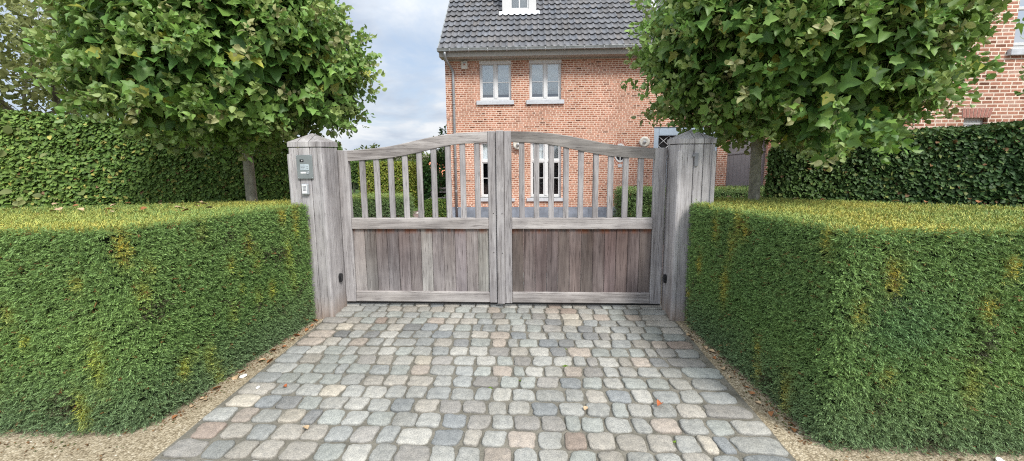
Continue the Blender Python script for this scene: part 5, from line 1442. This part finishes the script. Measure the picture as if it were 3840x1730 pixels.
for k in range(12):
    t = (k + lr.random()) / 12; put_leaf(1.60 - 0.12 * t - lr.uniform(0.0, 0.05), 2.2 + 1.4 * t, -0.018, lr.choice([0, 0, 1]), 'brown leaf at the foot of the right yew hedge', 'brown leaves along the foot of the right hedge', lr.uniform(0.5, 0.8))
for k in range(24):
    x = lr.uniform(-4.7, -2.6); y = 2.5 + lr.random() * 1.2 + (x + 4.7) * 0.25; put_leaf(x, y, ztL(x, y) + 0.012, lr.choice([1, 1, 0]), 'pale dry leaf on top of the left yew hedge', 'dry leaves on the left hedge top', 0.9)
for k in range(11):
    x = lr.uniform(2.2, 4.4); y = 4.4 - (x - 2.5) * 0.50 - lr.random() * 0.35; put_leaf(x, y, ztL(x, y) + 0.012, lr.choice([0, 1]), 'brown dry leaf on top of the right yew hedge', 'dry leaves on the right hedge top', 0.9)
def litter():
    rs = np.random.RandomState(12); P = []
    for k in range(700):
        t = rs.rand(); side = rs.rand() < 0.5
        d = abs(rs.normal(0, 0.05))
        if side: P.append((-2.31 + 0.13 * t + d, 2.12 + 1.65 * t, 0))
        else: P.append((1.635 - 0.10 * t - d, 2.15 + 1.45 * t, 0))
    for k in range(380):
        P.append((rs.uniform(-4.5, -2.3), 2.02 - abs(rs.normal(0, 0.06)), 0) if rs.rand() < 0.5 else (rs.uniform(1.6, 4.2), 2.06 - abs(rs.normal(0, 0.05)), 0))
    P = np.array(P); n = len(P); P[:, 2] = -0.018
    D = rs.normal(size=(n, 3)); D[:, 2] *= 0.15; U = np.tile([0, 0, 1.0], (n, 1)) + rs.normal(size=(n, 3)) * 0.3
    pal = np.array([[0.20, 0.10, 0.045], [0.11, 0.07, 0.04], [0.30, 0.18, 0.09], [0.10, 0.12, 0.04]])
    V, F, C = leaves(P, D, U, rs.uniform(0.008, 0.022, n), pal[rs.choice(4, n)], rs, small_template(), 0.3, 0.2, 0.3)
    tag(np_mesh('leaf_litter', V, F, M['leafy'], C), 'fine brown litter and clippings along the feet of the yew hedges', 'leaf litter', kind='stuff')
litter()
def pebble(x, y, z, r, label, group=None):
    mb = MB(); bmesh.ops.create_icosphere(mb.bm, subdivisions=2, radius=r)
    for v in mb.bm.verts: v.co = Vector((v.co.x * 1.3, v.co.y * 0.9, v.co.z * 0.6 + r * 0.4)) * (1 + 0.12 * math.sin(9 * v.co.x / r + 5 * v.co.y / r))
    o = mb.build('pebble', M['pebble']); o.location = (x, y, z); o.rotation_euler.z = lr.uniform(0, 3); tag(o, label, 'pebble', group)
pebble(-2.165, 2.72, -0.02, 0.020, 'white pebble at the foot of the left hedge')
pebble(-2.02, 3.28, -0.02, 0.011, 'tiny white pebble on the left gravel near the post')
pebble(2.52, 2.04, -0.02, 0.022, 'white pebble at the foot of the right hedge')
pebble(-1.93, 2.55, 0.004, 0.012, 'cream pebble on the left edge setts')

# ------------------------------------------------------------------ sky, sun, camera
W = bpy.data.worlds.new('World'); S.world = W; W.use_nodes = True
nt = W.node_tree; bg = nt.nodes['Background']
sky = nt.nodes.new('ShaderNodeTexSky'); sky.sky_type = 'NISHITA'; sky.sun_disc = False
SUN_EL, SUN_AZ = math.radians(48), math.radians(146)
sky.sun_elevation = SUN_EL; sky.sun_rotation = SUN_AZ; sky.air_density = 1.0; sky.dust_density = 1.5
tc = nt.nodes.new('ShaderNodeTexCoord'); sp = nt.nodes.new('ShaderNodeSeparateXYZ'); nt.links.new(tc.outputs['Generated'], sp.inputs[0])
den = math_(nt, 'ADD', math_(nt, 'MAXIMUM', sp.outputs['Z'], 0.0), 0.28)
cbn = nt.nodes.new('ShaderNodeCombineXYZ'); nt.links.new(math_(nt, 'DIVIDE', sp.outputs['X'], den), cbn.inputs[0]); nt.links.new(math_(nt, 'DIVIDE', sp.outputs['Y'], den), cbn.inputs[1]); nt.links.new(math_(nt, 'MULTIPLY', sp.outputs['Z'], 1.6), cbn.inputs[2])
mp = nt.nodes.new('ShaderNodeMapping'); nt.links.new(cbn.outputs[0], mp.inputs[0]); mp.inputs['Location'].default_value = (3.1, 1.7, 0.4)
n1 = noise(nt, mp.outputs[0], 1.5, 7, 0.55, dist=0.35); n2 = noise(nt, mp.outputs[0], 2.6, 6, 0.55, dist=0.2)
cover = N_ramp(nt, n1, 0.38, 0.54)
shade = ramp(nt, [(0.30, (4.2, 4.75, 5.7)), (0.46, (5.8, 6.3, 7.0)), (0.62, (7.6, 7.75, 7.9))]); nt.links.new(n2, shade.inputs[0])
blue = mixc(nt, sky.outputs[0], (4.9, 6.0, 7.6), 0.75)
skyc = mixc(nt, blue, shade.outputs[0], math_(nt, 'MULTIPLY', cover, 0.9))
# overcast: brighter overhead than at the horizon
zen = N_ramp(nt, sp.outputs['Z'], 0.25, 0.9)
skyc = mixc(nt, skyc, mixc(nt, skyc, (2.5, 2.4, 2.25), 1.0, 'MULTIPLY'), zen)
nt.links.new(skyc, bg.inputs[0]); bg.inputs[1].default_value = 0.125

sl = bpy.data.lights.new('Sun', 'SUN'); sl.energy = 3.7; sl.angle = math.radians(12); sl.color = (1.0, 0.96, 0.90)
so = bpy.data.objects.new('Sun', sl); COL.objects.link(so)
dirv = Vector((math.sin(SUN_AZ) * math.cos(SUN_EL), math.cos(SUN_AZ) * math.cos(SUN_EL), math.sin(SUN_EL)))
so.rotation_euler = dirv.to_track_quat('Z', 'Y').to_euler(); so.location = dirv * 20

cd = bpy.data.cameras.new('Camera'); cam = bpy.data.objects.new('Camera', cd); COL.objects.link(cam); S.camera = cam
psi, th, roll = 0.0437, 0.132, -0.0079
f = Vector((-math.sin(psi) * math.cos(th), math.cos(psi) * math.cos(th), -math.sin(th)))
r = Vector((math.cos(psi), math.sin(psi), 0)); u = r.cross(f)
r2 = r * math.cos(roll) + u * math.sin(roll); u2 = -r * math.sin(roll) + u * math.cos(roll)
cam.matrix_world = Matrix(((r2.x, u2.x, -f.x, 0), (r2.y, u2.y, -f.y, 0), (r2.z, u2.z, -f.z, 1.65), (0, 0, 0, 1)))
cd.sensor_width = 36; cd.lens = 36 * 1000 / 2576; cd.shift_y = -63.5 / 2576
cd.clip_start = 0.05; cd.clip_end = 2000

S.view_settings.view_transform = 'Standard'; S.view_settings.look = 'None'; S.view_settings.exposure = 0; S.view_settings.gamma = 1
S.render.resolution_x = 1024; S.render.resolution_y = 461
try:
    S.cycles.use_denoising = False; S.cycles.pixel_filter_type = 'BLACKMAN_HARRIS'; S.cycles.filter_width = 1.15; S.cycles.max_bounces = 6; S.cycles.transparent_max_bounces = 8
except Exception: pass
